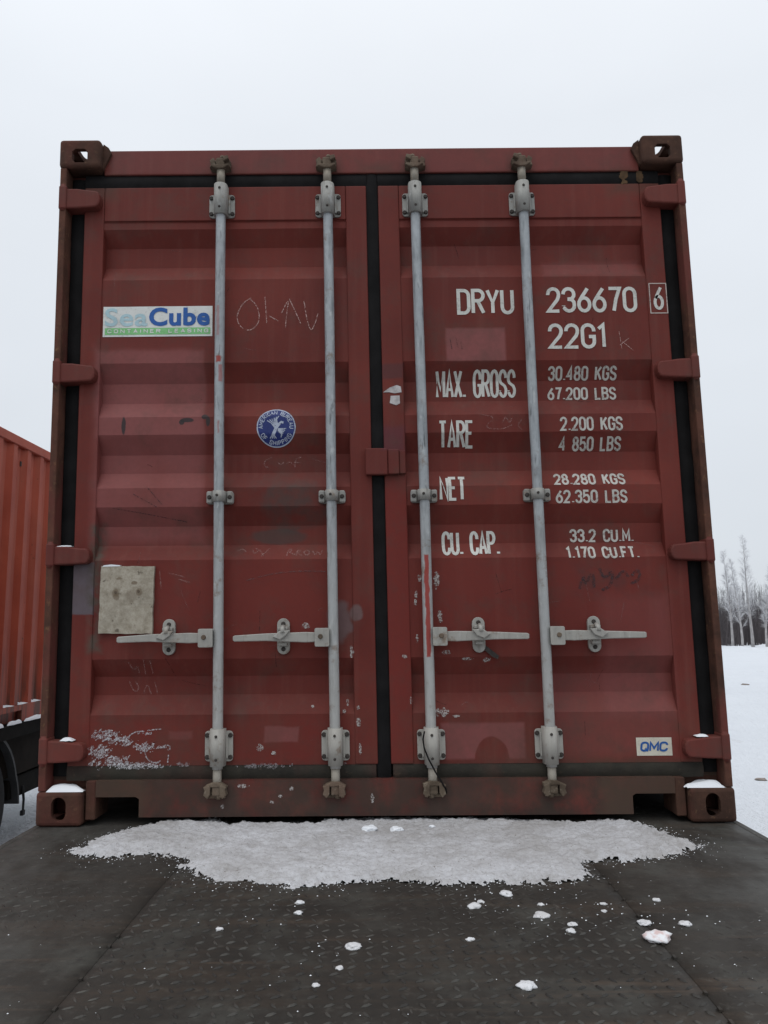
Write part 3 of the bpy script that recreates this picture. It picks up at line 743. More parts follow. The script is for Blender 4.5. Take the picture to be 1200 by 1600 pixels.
# stickers
def patch(x0, x1, z0, z1, off, yfun=face_y, n=24):
    bm = bmesh.new(); g = [[bm.verts.new((x0+(x1-x0)*i/n, yfun(x0+(x1-x0)*i/n, z0+(z1-z0)*j/n)-off, z0+(z1-z0)*j/n)) for j in range(n+1)] for i in range(n+1)]
    for i in range(n):
        for j in range(n): bm.faces.new((g[i][j], g[i+1][j], g[i+1][j+1], g[i][j+1]))
    return bm
st = cp('sticker', patch(-1.050, -.627, 1.796, 1.918, .0014), m_white, con); st['label'] = 'rectangular white sticker with blue lettering over a green band'
cp('green_band', patch(-1.042, -.635, 1.804, 1.831, .0022), m_green, st)
def font_bm(s_, x0, x1, z0, z1, off, thick=.03, slant=0.):
    """built-in font, fattened, fitted to the box and laid on the door"""
    cu = bpy.data.curves.new('f', 'FONT'); cu.body = s_; cu.offset = thick; cu.resolution_u = 4; cu.space_character = 1.06
    ob = bpy.data.objects.new('f', cu); C.objects.link(ob); dg = bpy.context.evaluated_depsgraph_get(); dg.update()
    me = bpy.data.meshes.new_from_object(ob.evaluated_get(dg)); bm = bmesh.new(); bm.from_mesh(me)
    bpy.data.objects.remove(ob); bpy.data.curves.remove(cu); bpy.data.meshes.remove(me)
    xa = min(v.co.x for v in bm.verts); xb = max(v.co.x for v in bm.verts); ya = min(v.co.y for v in bm.verts); yb = max(v.co.y for v in bm.verts)
    for v in bm.verts:
        z = z0+(v.co.y-ya)/(yb-ya)*(z1-z0); x = x0+(v.co.x-xa)/(xb-xa)*(x1-x0) + slant*(z-z0); v.co = Vector((x, face_y(x, z)-off, z))
    return bm
cp('lettering', font_bm('Sea', -1.043, -.878, 1.838, 1.912, .0026, .018), m_lblue, st)
cp('lettering', font_bm('Cube', -.872, -.637, 1.838, 1.913, .0030, .035), m_blue, st)
cp('lettering', text_bm(bmesh.new(), 'CONTAINER LEASING', -1.032, -.642, 1.810, 1.826, .0034, .003, gap=.9), m_white, st)
def disc(cx, cz, r0, r1, off, n=40, rings=6):
    bm = bmesh.new(); rr = []
    for k in range(rings+1):
        r = r0+(r1-r0)*k/rings
        rr.append([bm.verts.new((cx+r*math.cos(2*math.pi*i/n), face_y(cx+r*math.cos(2*math.pi*i/n), cz+r*math.sin(2*math.pi*i/n))-off, cz+r*math.sin(2*math.pi*i/n))) for i in range(n)])
    for k in range(rings):
        for i in range(n): bm.faces.new((rr[k][i], rr[k+1][i], rr[k+1][(i+1) % n], rr[k][(i+1) % n]))
    return bm
DX, DZ = -.3825, 1.434
em = cp('emblem_sticker', disc(DX, DZ, .0001, .074, .0016), m_emb, con); em['label'] = 'round navy blue sticker with ring of pale lettering and an eagle'
cp('navy_disc', disc(DX, DZ, .0001, .0695, .0023), m_navy, em)
def ring_text(bm, s_, a0, a1, rad, h, wd, flip=False):
    tot = sum(GL[c][0] for c in s_) + .5*(len(s_)-1); u = (a1-a0)/tot; a_ = a0; i = 0
    for c in s_:
        gw, stk = GL[c]
        for st_ in stk:
            i += 1; pts = []
            for px, py in st_:
                an = math.radians(a_ + px*gw*u); rr = rad + ((py-.5) if not flip else (.5-py))*h
                pts.append((DX + rr*math.cos(an), DZ + rr*math.sin(an)))
            ribbon(bm, pts, wd, face_y, .003+.0001*(i % 4))
        a_ += (gw+.5)*u
    return bm
bm = ring_text(bmesh.new(), 'AMERICAN BUREAU', 185, -5, .0585, .014, .0028); ring_text(bm, 'OF SHIPPING', 207, 333, .0585, .014, .0028, True); cp('lettering', bm, m_emb, em)
bm = bmesh.new()      # eagle: body, spread wings, head, tail and claws as fanned strokes
def E_(pts, wd): ribbon(bm, [(DX+p[0], DZ+p[1]) for p in pts], wd, face_y, .0031+.0001*(len(bm.verts) % 5))
E_([(-.012, -.030), (-.004, -.012), (.004, .004), (.012, .014)], .012); E_([(.012, .014), (.020, .020), (.028, .017)], .008)
for k in range(6): E_([(-.004+.002*k, -.004+.002*k), (-.018+.004*k, .016+.003*k), (-.034+.009*k, .026+.0035*k)], .0034)
for k in range(6): E_([(.006, -.006-.002*k), (.020, -.006-.004*k), (.038-.004*k, -.006-.0065*k)], .0034)
for k in range(4): E_([(-.012, -.024), (-.024+.008*k, -.042)], .0032)
cp('eagle', bm, m_emb, em)
q = cp('sticker', patch(.902, 1.029, .220, .283, .0014), m_cream, con); q['label'] = 'small cream sticker with blue lettering near the lower right corner'
cp('lettering', text_bm(bmesh.new(), 'QMC', .914, 1.012, .234, .269, .0068, .0024, slant=.15, gap=.35), m_blue, q)
# chipboard placard
bm = bmesh.new()
pts = []
rn = random.Random(5)
for (xa, za), (xb, zb) in zip([(-1.032, .665), (-.836, .664), (-.832, .910), (-1.027, .911)], [(-.836, .664), (-.832, .910), (-1.027, .911), (-1.032, .665)]):
    for k in range(10): pts.append((xa+(xb-xa)*k/10 + rn.uniform(-.0015, .0015), za+(zb-za)*k/10 + rn.uniform(-.0015, .0015)))
prism_xz(bm, pts, .034, .048); bd = cp('placard_board', bm, m_board)
for x, z in ((-.972, .815), (-.888, .818)):
    cp('screw_hole', tube(bmesh.new(), [(x, .0325, z), (x, .036, z)], [.005, .0065], 10), m_cam, bd)
tag(obj('snow_streak', prism_xz(bmesh.new(), [(-1.022+K*.91, .909), (-.96+K*.91, .910), (-.955+K*.91, .914), (-.99+K*.91, .917), (-1.018+K*.91, .914)], .033, .047), m_clean), 'thin snow line lying on the top edge of the chipboard placard', 'snow')

# scrawls
CH = {
'okal': [[(-0.479, 1.949), (-0.509, 1.929), (-0.531, 1.887), (-0.531, 1.851), (-0.509, 1.822), (-0.479, 1.817), (-0.452, 1.84), (-0.444, 1.873), (-0.454, 1.918), (-0.484, 1.947)], [(-0.424, 1.954), (-0.417, 1.847)], [(-0.38, 1.86), (-0.417, 1.881), (-0.373, 1.855)], [(-0.36, 1.886), (-0.33, 1.95), (-0.34, 1.886), (-0.345, 1.829)], [(-0.33, 1.945), (-0.305, 1.89), (-0.286, 1.844)], [(-0.273, 1.937), (-0.261, 1.854), (-0.247, 1.812), (-0.232, 1.838), (-0.219, 1.884)]],
'couf': [[(-0.404, 1.325), (-0.43, 1.315), (-0.435, 1.295), (-0.416, 1.283)], [(-0.382, 1.31), (-0.373, 1.295), (-0.358, 1.305)], [(-0.348, 1.3), (-0.334, 1.309), (-0.324, 1.295)], [(-0.317, 1.285), (-0.314, 1.319), (-0.29, 1.326)], [(-0.319, 1.304), (-0.295, 1.304)]],
'bord': [[(-0.531, 0.967), (-0.512, 0.976), (-0.498, 0.962)], [(-0.474, 0.971), (-0.469, 0.952), (-0.45, 0.971), (-0.464, 0.976)], [(-0.441, 0.947), (-0.412, 0.976)], [(-0.45, 0.971), (-0.431, 0.947)], [(-0.346, 0.947), (-0.341, 0.973), (-0.322, 0.97), (-0.341, 0.961), (-0.317, 0.951)], [(-0.312, 0.946), (-0.307, 0.97), (-0.293, 0.965), (-0.308, 0.956), (-0.289, 0.946)], [(-0.284, 0.96), (-0.269, 0.97), (-0.26, 0.955), (-0.274, 0.946), (-0.284, 0.96)], [(-0.251, 0.965), (-0.241, 0.946), (-0.232, 0.965), (-0.222, 0.946), (-0.215, 0.969)]],
'num4': [[(-0.815, 0.893), (-0.809, 0.827)], [(-0.781, 0.884), (-0.753, 0.879), (-0.72, 0.869)], [(-0.743, 0.862), (-0.705, 0.85)]],
'dau': [[(-0.926, 0.561), (-0.911, 0.531), (-0.893, 0.549), (-0.892, 0.522)], [(-0.87, 0.572), (-0.869, 0.517)], [(-0.847, 0.567), (-0.841, 0.521)], [(-0.929, 0.49), (-0.909, 0.449), (-0.891, 0.467), (-0.906, 0.49)], [(-0.877, 0.447), (-0.864, 0.485), (-0.849, 0.446)], [(-0.836, 0.49), (-0.826, 0.449)]],
}
def chaik(p):
    q = [p[0]]
    for a_, b_ in zip(p, p[1:]): q += [(a_[0]*.75+b_[0]*.25, a_[1]*.75+b_[1]*.25), (a_[0]*.25+b_[0]*.75, a_[1]*.25+b_[1]*.75)]
    return q + [p[-1]]
def scrawl(strokes, wd, mat, d, off=.0013, name='chalk_scrawl'):
    bm = bmesh.new()
    for i, s_ in enumerate(strokes): ribbon(bm, chaik(chaik(s_)) if len(s_) > 2 else s_, wd, face_y, off+.0001*(i % 6))
    return cp(name, bm, mat, d)
for k_, v_ in CH.items(): scrawl(v_, .0040, m_chalk_b if k_ == 'okal' else m_chalk, dl)
scrawl([[(0.396, 1.477), (0.452, 1.467), (0.402, 1.427), (0.467, 1.417), (0.511, 1.436)], [(0.475, 1.446), (0.489, 1.471), (0.502, 1.441), (0.513, 1.466)], [(0.549, 1.458), (0.531, 1.434), (0.549, 1.416)]], .0035, m_chalk, dr)
scrawl([[(0.94, 1.802), (0.947, 1.733)], [(0.938, 1.746), (0.977, 1.776)], [(0.949, 1.763), (0.991, 1.725)]], .0025, m_chalk_b, dr)
scrawl([[(0.73, 0.816), (0.75, 0.867), (0.752, 0.827), (0.784, 0.881), (0.785, 0.82)], [(0.808, 0.89), (0.824, 0.85), (0.859, 0.885), (0.849, 0.826), (0.812, 0.81)], [(0.867, 0.85), (0.897, 0.885), (0.914, 0.857)], [(0.924, 0.861), (0.954, 0.889), (0.956, 0.849), (0.92, 0.833)]], .011, m_pencil, dr, name='grease_scrawl')
scrawl([[(0.288, 1.777), (0.294, 1.736)], [(0.31, 1.782), (0.318, 1.741)], [(0.329, 1.766), (0.333, 1.735)]], .0035, m_pencil, dr, name='grease_scrawl')
scrawl([[(-.995, 1.129), (-.86, 1.105), (-.722, 1.078)], [(-.92, 1.182), (-.83, 1.132)], [(-.87, 1.21), (-.81, 1.14)]], .0035, m_pencil, dl, name='dark_scratch')
scrawl([[(-0.495, 0.855), (-0.436, 0.871), (-0.365, 0.885), (-0.282, 0.889), (-0.199, 0.886)]], .004, mat_chalk('faint scratch', (.16, .10, .10), .6), dl, name='scratch')

rs = random.Random(31)
for d_, lo_, hi_ in ((dl, -1.04, -.13), (dr, .13, 1.04)):
    st_s = []
    for _ in range(26):
        x = rs.uniform(lo_, hi_); z = rs.choice((rs.uniform(.22, .9), rs.uniform(.22, 2.2))); a_ = rs.uniform(-.5, .5)+rs.choice((0, 1.57)); L_ = rs.uniform(.02, .09)
        st_s.append([(x, z), (x+math.cos(a_)*L_*.5, z+math.sin(a_)*L_*.5+rs.uniform(-.004, .004)), (x+math.cos(a_)*L_, z+math.sin(a_)*L_)])
    st_s = [q_ for q_ in st_s if all(lo_-.02 < p[0] < hi_+.02 and .2 < p[1] < 2.25 for p in q_)]
    scrawl(st_s[::2], .0016, m_scr, d_, name='fine_scratches')['kind'] = 'stuff'; scrawl(st_s[1::2], .0022, m_scr2, d_, name='fine_scratches')['kind'] = 'stuff'
# chipped specks and crusts
chips = [(-.277, .688, .013, .009), (-.446, .258, .011, .012), (-.395, .238, .009, .006), (-.09, .396, .006, .006), (-.091, .344, .007, .013), (-.141, .381, .005, .006), (-.256, .399, .005, .005), (-.11, .594, .006, .02),
         (-.086, .251, .004, .018), (-.046, .085, .006, .014), (-.33, .12, .006, .006), (-.369, .095, .007, .005), (-.50, .13, .02, .006), (-.573, .06, .006, .006), (-.40, .075, .006, .004), (-.13, .41, .004, .01)]
bm = bmesh.new()
for i, (x, z, rx, rz) in enumerate(chips): splat(x, z, rx*1.1, rz*1.1, -.62, i*3.1, .0018, .0024 if z > .15 else .0255, 90., bm=bm)
cp('chipped_paint', bm, m_chip, dl)
chips = [(.212, .375, .022, .014), (.262, .362, .012, .005), (.143, .86, .006, .012), (.129, .80, .005, .013), (.126, .77, .005, .010), (.129, .64, .005, .016), (.081, .577, .008, .007), (.205, .85, .010, .03), (.214, .72, .008, .022), (.235, .59, .018, .007), (.31, .565, .02, .005), (.38, .56, .012, .008), (.10, .42, .004, .012)]
bm = bmesh.new()
for i, (x, z, rx, rz) in enumerate(chips): splat(x, z, rx*1.1, rz*1.1, -.5, 40+i*3.1, .0018, .0024, 80., bm=bm)
cp('chipped_paint', bm, m_chip, dr)
bm = bmesh.new()
prism_xz(bm, [(.026, 1.566), (.052, 1.585), (.078, 1.594), (.094, 1.588), (.096, 1.566), (.07, 1.562), (.05, 1.566)], YF-.0018, YF-.0005); prism_xz(bm, [(.054, 1.552), (.088, 1.553), (.089, 1.522), (.074, 1.515), (.05, 1.524)], YF-.0018, YF-.0005)
cp('torn_label', bm, mat_plain('torn pale label', (.45, .43, .43), .8, 60, .3), dr)
bm = bmesh.new()
for cx, cz, rx, rz, thr in ((-1.0, .305, .055, .022, .12), (-.96, .288, .05, .018, .18), (-1.02, .245, .045, .028, .15), (-.935, .285, .035, .025, .2), (-.96, .215, .05, .02, .12), (-.89, .198, .11, .012, -.05), (-.86, .262, .035, .022, .12), (-.80, .262, .045, .008, .3), (-1.03, .205, .03, .02, .35), (-.86, .31, .04, .008, .35)):
    splat(cx, cz, rx*1.15, rz*1.1, thr-.22, 5+cx*10, .0022, .0022, 95., .003, -.9, bm=bm)
ri = [[(-.91, .235), (-.925, .215), (-.905, .195), (-.875, .205)], [(-.86, .255), (-.85, .22), (-.82, .205), (-.80, .215)], [(-.93, .285), (-.90, .315), (-.86, .318)], [(-.775, .205), (-.772, .235)], [(-.80, .262), (-.77, .27), (-.765, .255), (-.775, .252)], [(-.85, .32), (-.80, .325)]]
for i, s_ in enumerate(ri): ribbon(bm, chaik(s_), .004, face_y, .0028+.0001*i)
fr = cp('frozen_snow', bm, m_frost, None); tag(fr, 'crusted snow spatter frozen to the lower left corner of the left red door', 'snow')
bm = splat(-.42, .195, .14, .012, .0, 3, .004, .002, 50., .003); splat(-.15, .2, .03, .008, .1, 3, .004, .002, 50., .003, bm=bm); splat(-.72, .2, .06, .010, .1, 8, .004, .002, 50., .003, bm=bm)
cp('frost_line', bm, mat_chalk('thin frost', (.40, .38, .40), .45), dl)

# locking bars ---------------------------------------------------------
BARS = [(-.5905, m_galv_spot, -1), (-.1735, m_galv, -1), (.1685, m_galv_red, 1), (.5885, m_galv, 1)]
RY = .012
bolt_o = None
def bolt(parent, x, y, z, big=True):
    global bolt_o
    p = S((x, y, z))
    if bolt_o is None:
        bm = tube(bmesh.new(), [(0, .006, 0), (0, .0005, 0), (0, -.0025, 0)], [.0085, .0085, .006], 8)
        bolt_o = obj('bolt', bm, m_bolt, parent, loc=p); return bolt_o
    c = inst(bolt_o, p, parent); 
    if not big: c.scale = (.62, 1, .62)
    return c
def rpoly(x0, x1, z0, z1, r):
    return arc2(x1-r, z1-r, r, r, 0, 90, 3) + arc2(x0+r, z1-r, r, r, 90, 180, 3) + arc2(x0+r, z0+r, r, r, 180, 270, 3) + arc2(x1-r, z0+r, r, r, 270, 360, 3)
rb = random.Random(11)
for bi_, (X0, mt, dr_) in enumerate(BARS):
    lab = ('leftmost galvanised locking bar with red paint spots', 'galvanised locking bar left of the door gap', 'galvanised locking bar right of the door gap with a long red scrape', 'rightmost galvanised locking bar')[bi_]
    bow = [.0, .0012*(-1)**bi_, -.001, .0015, 0]
    zs = [.19, .32, .6, .9, 1.14, 1.6, 2.0, 2.29, 2.40]
    bm = tube(bmesh.new(), [(X0+.0012*math.sin(z*3+bi_*2), RY, z) for z in zs], .0185, 20)
    bar = cp('locking_bar', bm, mt); bar['label'] = lab
    bm = tube(bmesh.new(), [(X0, RY, .12), (X0, RY, .191)], .0155, 16); cp('bar_neck', bm, m_neck, bar)
    bm = tube(bmesh.new(), [(X0, RY, 2.399), (X0, RY, 2.47)], .0160, 16); cp('bar_neck', bm, m_neck, bar)
    # big bearing brackets
    for (z0, z1, hz0, hz1) in ((2.276, 2.372, 2.272, 2.398), (.212, .318, .200, .328)):
        bm = bmesh.new()
        prism_xz(bm, rpoly(X0-.050, X0+.050, z0, z1, .012), YF-.008, YF-.001, .0015)
        N = 12; ya = YF-.009; ring = []
        prof2 = [(X0-.0265, ya)] + [(X0+.0255*math.cos(a_), RY-.002+.0255*math.sin(a_)) for a_ in [math.pi+math.pi*k/N for k in range(N+1)]] + [(X0+.0265, ya)]
        lo = [bm.verts.new((px, py, hz0)) for px, py in prof2]; hi = [bm.verts.new((px, py, hz1)) for px, py in prof2]
        for k in range(len(prof2)-1): 
            f = bm.faces.new((lo[k], lo[k+1], hi[k+1], hi[k])); f.smooth = True
        bm.faces.new(list(reversed(lo))); bm.faces.new(hi)
        for s_ in (-1, 1): bx(bm, *(sorted((X0+s_*.0335, X0+s_*.0270))), YF-.018, YF-.0085, z0+.012, z1-.012, .001)
        br = cp('bearing_bracket', bm, m_brk, bar)
        for s_ in (-1, 1):
            for zz in (z0+.015, z1-.015): bolt(bar, X0+s_*.0415, YF-.012, zz)
        for zz in (hz0+.024, hz1-.024): bolt(bar, X0, RY-.0285, zz, False)
    # mid guide
    bm = bmesh.new(); prism_xz(bm, rpoly(X0-.050, X0+.050, 1.139, 1.187, .010), YF-.006, YF-.001, .001)
    N = 12
    prof2 = [(X0-.0245, YF-.007)] + [(X0+.0235*math.cos(a_), RY-.001+.0235*math.sin(a_)) for a_ in [math.pi+math.pi*k/N for k in range(N+1)]] + [(X0+.0245, YF-.007)]
    lo = [bm.verts.new((px, py, 1.144)) for px, py in prof2]; hi = [bm.verts.new((px, py, 1.184)) for px, py in prof2]
    for k in range(len(prof2)-1):
        f = bm.faces.new((lo[k], lo[k+1], hi[k+1], hi[k])); f.smooth = True
    bm.faces.new(list(reversed(lo))); bm.faces.new(hi)
    for s_ in (-1, 1): bx(bm, *(sorted((X0+s_*.049, X0+s_*.026))), .022, .038, 1.140, 1.186, .004, 1)
    cp('bar_guide', bm, m_brk, bar)
    for s_ in (-1, 1): bolt(bar, X0+s_*.038, .0195, 1.163)
    bolt(bar, X0-.003, RY-.0265, 1.166, False)
    # cams and keepers, top and bottom
    for zc, up in ((2.488, 1), (.118, -1)):
        bm = bmesh.new()
        def zz(a_): return zc + up*a_
        # forked keeper welded on header/sill
        yb = YF-.003 if up > 0 else .0215
        for s_ in (-1, 1):
            x_ = X0+dr_*.004
            prism_xz(bm, [(x_+s_*.016, zz(-.022)), (x_+s_*.040, zz(-.014)), (x_+s_*.036, zz(-.002)), (x_+s_*.040, zz(.014)), (x_+s_*.026, zz(.026)), (x_+s_*.017, zz(.012))], yb-.034, yb+.002, .003)
        bx(bm, X0-.030+dr_*.004, X0+.030+dr_*.004, yb-.012, yb+.002, min(zz(.016), zz(.028)), max(zz(.016), zz(.028)), .003)
        cp('keeper', bm, m_cam, bar)
        bm = bmesh.new()
        bx(bm, X0-.017, X0+.017, RY-.018, RY+.014, zc-.018, zc+.018, .006, 2)
        prism_xz(bm, [(X0-.036, zz(-.020)), (X0-.010, zz(-.030)), (X0+.012, zz(-.029)), (X0+.034, zz(-.016)), (X0+.030, zz(-.010)), (X0+.012, zz(-.014)), (X0-.010, zz(-.013)), (X0-.032, zz(-.012))], RY-.022, RY+.006, .003)
        prism_xz(bm, [(X0-dr_*.014, zz(.0)), (X0-dr_*.034, zz(.010)), (X0-dr_*.030, zz(.024)), (X0-dr_*.012, zz(.020))], RY-.024, RY+.0, .003)
        tube(bm, [(X0-dr_*.006, RY-.004, zz(.016)), (X0-dr_*.006, RY-.004, zz(.030))], [.012, .008], 8)
        cp('cam', bm, m_cam, bar)
    # handle hub, handle, catch
    hx0, hx1 = sorted((X0+dr_*.014, X0+dr_*.066))
    zc = .648
    bm = bmesh.new()
    prism_xz(bm, rpoly(hx0, hx1, zc-.034, zc+.032, .006), -.020, -.012, .0015); prism_xz(bm, rpoly(hx0, hx1, zc-.034, zc+.032, .006), .010, .018, .0015)
    bx(bm, *sorted((X0+dr_*.0165, X0+dr_*.026)), -.0118, .0098, zc-.030, zc+.028)
    hb = cp('handle_hub', bm, m_brk, bar)
    xx = X0+dr_*.045; tube_b = tube(bmesh.new(), [(xx, -.022, zc+.002), (xx, -.0265, zc+.002)], [.009, .007], 10); cp('pin', tube_b, m_cam, bar)
    hs, he = X0+dr_*.050, X0+dr_*.360
    zt = -.004+.0015*bi_
    pts = [(hs, zc-.017), (hs, zc+.016), (X0+dr_*.10, zc+.018), (X0+dr_*.24, zc+.014), (he-dr_*.006, zc+.010+zt), (he, zc+.006+zt), (he, zc-.008+zt), (he-dr_*.006, zc-.012+zt), (X0+dr_*.24, zc-.013), (X0+dr_*.10, zc-.019)]
    cp('handle', prism_xz(bmesh.new(), pts, -.010, .008, .003), m_brk if bi_ != 3 else m_brk, bar)
    cx = X0+dr_*.184
    bm = bmesh.new(); cz = .651
    if bi_ == 2: prism_xz(bm, stadium(cx, cz, .046, .128), .034, .046, .002)
    else: prism_xz(bm, stadium(cx, cz, .046, .130), .034, .046, .002)
    bx(bm, cx-.016, cx+.016, .010, .0338, cz-.034, cz-.022, .002); bx(bm, cx-.018, cx+.018, .010, .0338, cz+.022, cz+.034, .002)
    tl = .010*dr_ 
    prism_xz(bm, [(cx-.018-tl, cz+.020), (cx+.020-tl, cz+.022), (cx+.026+tl, cz+.004), (cx+.004+tl, cz-.012), (cx-.022+tl, cz-.002)], -.020, -.0108, .003)
    tube(bm, [(cx+.002, .012, cz+.034), (cx+.002, -.012, cz+.028), (cx+.004, -.018, cz+.012)], .0085, 8)
    cp('handle_catch', bm, m_brk, bar)
    bolt(bar, cx, .0325, cz+.045); 
    if bi_ != 2: bolt(bar, cx, .0325, cz-.046)
    if bi_ == 2:
        cp('hanging_strap', prism_xz(bmesh.new(), [(cx+.02, cz-.035), (cx+.07, cz-.075), (cx+.066, cz-.088), (cx+.045, cz-.078), (cx+.008, cz-.045)], .035, .041), m_bolt, bar)
# bolt seal cable
bm = tube(bmesh.new(), [(.143, -.018, .318), (.1365, -.02, .292), (.140, -.022, .262), (.154, -.024, .225), (.176, -.022, .182), (.197, -.018, .147), (.212, -.010, .120), (.214, -.002, .106), (.200, .0, .096)], .0028, 8)
cb = cp('seal_cable', bm, m_gasket, None, True); tag(cb, 'thin dark cable looped over the foot of the locking bar right of the door gap', 'cable')

# ------------------------------------------------------------------ snow resting on parts
def snow_pad(pts, z, h, lab, mat=m_clean, cell=.008, shear=True, tilt=(0, 0), name='snow_pad'):
    """heap on a horizontal ledge: outline in x,y"""
    xs = [p[0] for p in pts]; ys = [p[1] for p in pts]; bm = bmesh.new(); vd = {}
    def sd(x, y):
        ins = False; d = 9; n = len(pts)
        for i in range(n):
            (x0, y0), (x1, y1) = pts[i], pts[(i+1) % n]
            if (y0 > y) != (y1 > y) and x < (x1-x0)*(y-y0)/(y1-y0)+x0: ins = not ins
            dx, dy = x1-x0, y1-y0; t_ = max(0, min(1, ((x-x0)*dx+(y-y0)*dy)/(dx*dx+dy*dy+1e-12)))
            d = min(d, math.hypot(x-x0-t_*dx, y-y0-t_*dy))
        return d if ins else -d
    def hh(x, y):
        d = sd(x, y); 
        if d < 0: return -1
        e = min(1, d/.02); return h*(1-(1-e)**2)*(.75+.5*noise.noise(Vector((x*18, y*18, 3)))) + .002*noise.noise(Vector((x*70, y*70, 1))) + tilt[0]*(x-xs[0]) + tilt[1]*(y-ys[0])
    nx = int((max(xs)-min(xs))/cell)+1; ny = int((max(ys)-min(ys))/cell)+1
    def V(i, j):
        if (i, j) not in vd:
            x = min(xs)+i*cell; y = min(ys)+j*cell; hv = hh(x, y); vd[(i, j)] = bm.verts.new((x, y, z+max(hv, -.001)))
        return vd[(i, j)]
    for i in range(nx):
        for j in range(ny):
            if sd(min(xs)+(i+.5)*cell, min(ys)+(j+.5)*cell) > -cell*.3: bm.faces.new((V(i, j), V(i+1, j), V(i+1, j+1), V(i, j+1)))
    o = obj(name, bm, mat, None, shear=shear, smooth=True); return tag(o, lab, 'snow')
snow_pad([(-1.190, .004), (-1.065, .008), (-1.060, .02), (-1.10, .076), (-1.190, .076)], .1175, .022, 'snow lying on top of the lower left corner casting')
snow_pad([(1.190, .004), (1.06, .008), (1.05, .02), (1.10, .076), (1.190, .076)], .1175, .020, 'snow lying on top of the lower right corner casting')
snow_pad([(-1.150, .008), (-1.105, .008), (-1.105, .045), (-1.150, .045)], .290, .012, 'small dab of snow on the lowest left door hinge', cell=.005)
snow_pad([(1.105, .008), (1.150, .008), (1.150, .045), (1.105, .045)], .290, .008, 'small dab of snow on the lowest right door hinge', cell=.005)
snow_pad([(-1.185, .010), (-1.130, .008), (-1.130, .045), (-1.185, .045)], .983, .005, 'thin snow line on the left door hinge beside the chipboard placard', cell=.005)

# snow drift on the deck
OUT = [(-0.969, -0.324), (-0.945, -0.179), (-0.873, -0.02), (-0.80, .06), (-0.697, 0.091), (-0.62, .10), (-.55, .03), (-0.505, 0.035), (-0.232, 0.039), (-0.12, 0.09), (-0.007, 0.1), (0.2, .10), (0.449, 0.067), (0.666, 0.022), (0.80, .05), (0.869, 0.026), (0.937, -0.164), (0.977, -0.307), (0.887, -0.363), (0.788, -0.43), (0.59, -0.455), (0.56, -0.515), (0.568, -0.588), (0.477, -0.644), (0.34, -0.641), (0.167, -0.648), (-0.005, -0.61), (-0.142, -0.641), (-0.243, -0.661), (-0.352, -0.626), (-0.459, -0.612), (-0.549, -0.527), (-0.589, -0.476), (-0.595, -0.396), (-0.732, -0.337), (-0.856, -0.376)]
def sdist(x, y, pts=OUT):
    ins = False; d = 9; n = len(pts)
    for i in range(n):
        (x0, y0), (x1, y1) = pts[i], pts[(i+1) % n]
        if (y0 > y) != (y1 > y) and x < (x1-x0)*(y-y0)/(y1-y0)+x0: ins = not ins
        dx, dy = x1-x0, y1-y0; t_ = max(0, min(1, ((x-x0)*dx+(y-y0)*dy)/(dx*dx+dy*dy+1e-12)))
        d = min(d, math.hypot(x-x0-t_*dx, y-y0-t_*dy))
    return d if ins else -d
bm = bmesh.new(); cell = .0055; x0_, x1_, y0_, y1_ = -1.08, 1.08, -.74, .15; vd = {}; hv = {}
nx = int((x1_-x0_)/cell); ny = int((y1_-y0_)/cell)
crumbs = []
for i in range(nx+1):
    for j in range(ny+1):
        x = x0_+i*cell; y = y0_+j*cell; d = sdist(x, y)
        if d < -.09: hv[(i, j)] = -1; continue
        ragged = .034*noise.noise(Vector((x*22, y*22, 2))) + .03*noise.noise(Vector((x*75, y*75, 6))) + .022*noise.noise(Vector((x*160, y*160, 4)))
        e = d + ragged
        hgt = .017*(1-math.exp(-max(0, e)/.05)) + (.007*noise.noise(Vector((x*14, y*14, 1))) + .0055*noise.noise(Vector((x*45, y*45, 5))) + .0035*noise.noise(Vector((x*110, y*110, 8))))*min(1, max(0, e)/.03)
        if e < 0: hgt = -1 if e < -.012 else -.001
        hv[(i, j)] = hgt
def V(i, j):
    if (i, j) not in vd:
        x = x0_+i*cell; y = y0_+j*cell; vd[(i, j)] = bm.verts.new((x+.0015*noise.noise(Vector((x*300, y*300, 0))), y+.0015*noise.noise(Vector((x*300, y*300, 9))), hv[(i, j)]-.0005))
    return vd[(i, j)]
for i in range(nx):
    for j in range(ny):
        q = [(i, j), (i+1, j), (i+1, j+1), (i, j+1)]
        if min(hv[k] for k in q) > -.5: bm.faces.new([V(*k) for k in q])
o = obj('snow_drift', bm, m_snow, smooth=True); tag(o, 'thin gritty drift of snow spread on the deck in front of the red doors', 'snow')
# crumbs: past counting
bm = bmesh.new(); rc = random.Random(21)
def crumb(bm, x, y, z, r, rng, flat_=.6):
    n = 5; ring = [bm.verts.new((x+r*rng.uniform(.6, 1.1)*math.cos(2*math.pi*k/n), y+r*rng.uniform(.6, 1.1)*math.sin(2*math.pi*k/n), z)) for k in range(n)]
    t1 = bm.verts.new((x+r*rng.uniform(-.2, .2), y, z+r*flat_*rng.uniform(.7, 1.3)))
    for k in range(n): bm.faces.new((ring[k], ring[(k+1) % n], t1))
cnt = 0
while cnt < 900:
    x = rc.uniform(-1.08, 1.08); y = rc.uniform(-.78, .02); d = sdist(x, y)
    if d > .01 or rc.random() > math.exp(d/.028): continue
    crumb(bm, x, y, -.001, rc.choice((.0008, .001, .0014, .0018, .0026)), rc); cnt += 1
for _ in range(170):
    y = -rc.random()**.8*1.7; crumb(bm, rc.uniform(-1.1, 1.1), y, -.002, rc.choice((.0008, .001, .0012, .0015, .0022)), rc)
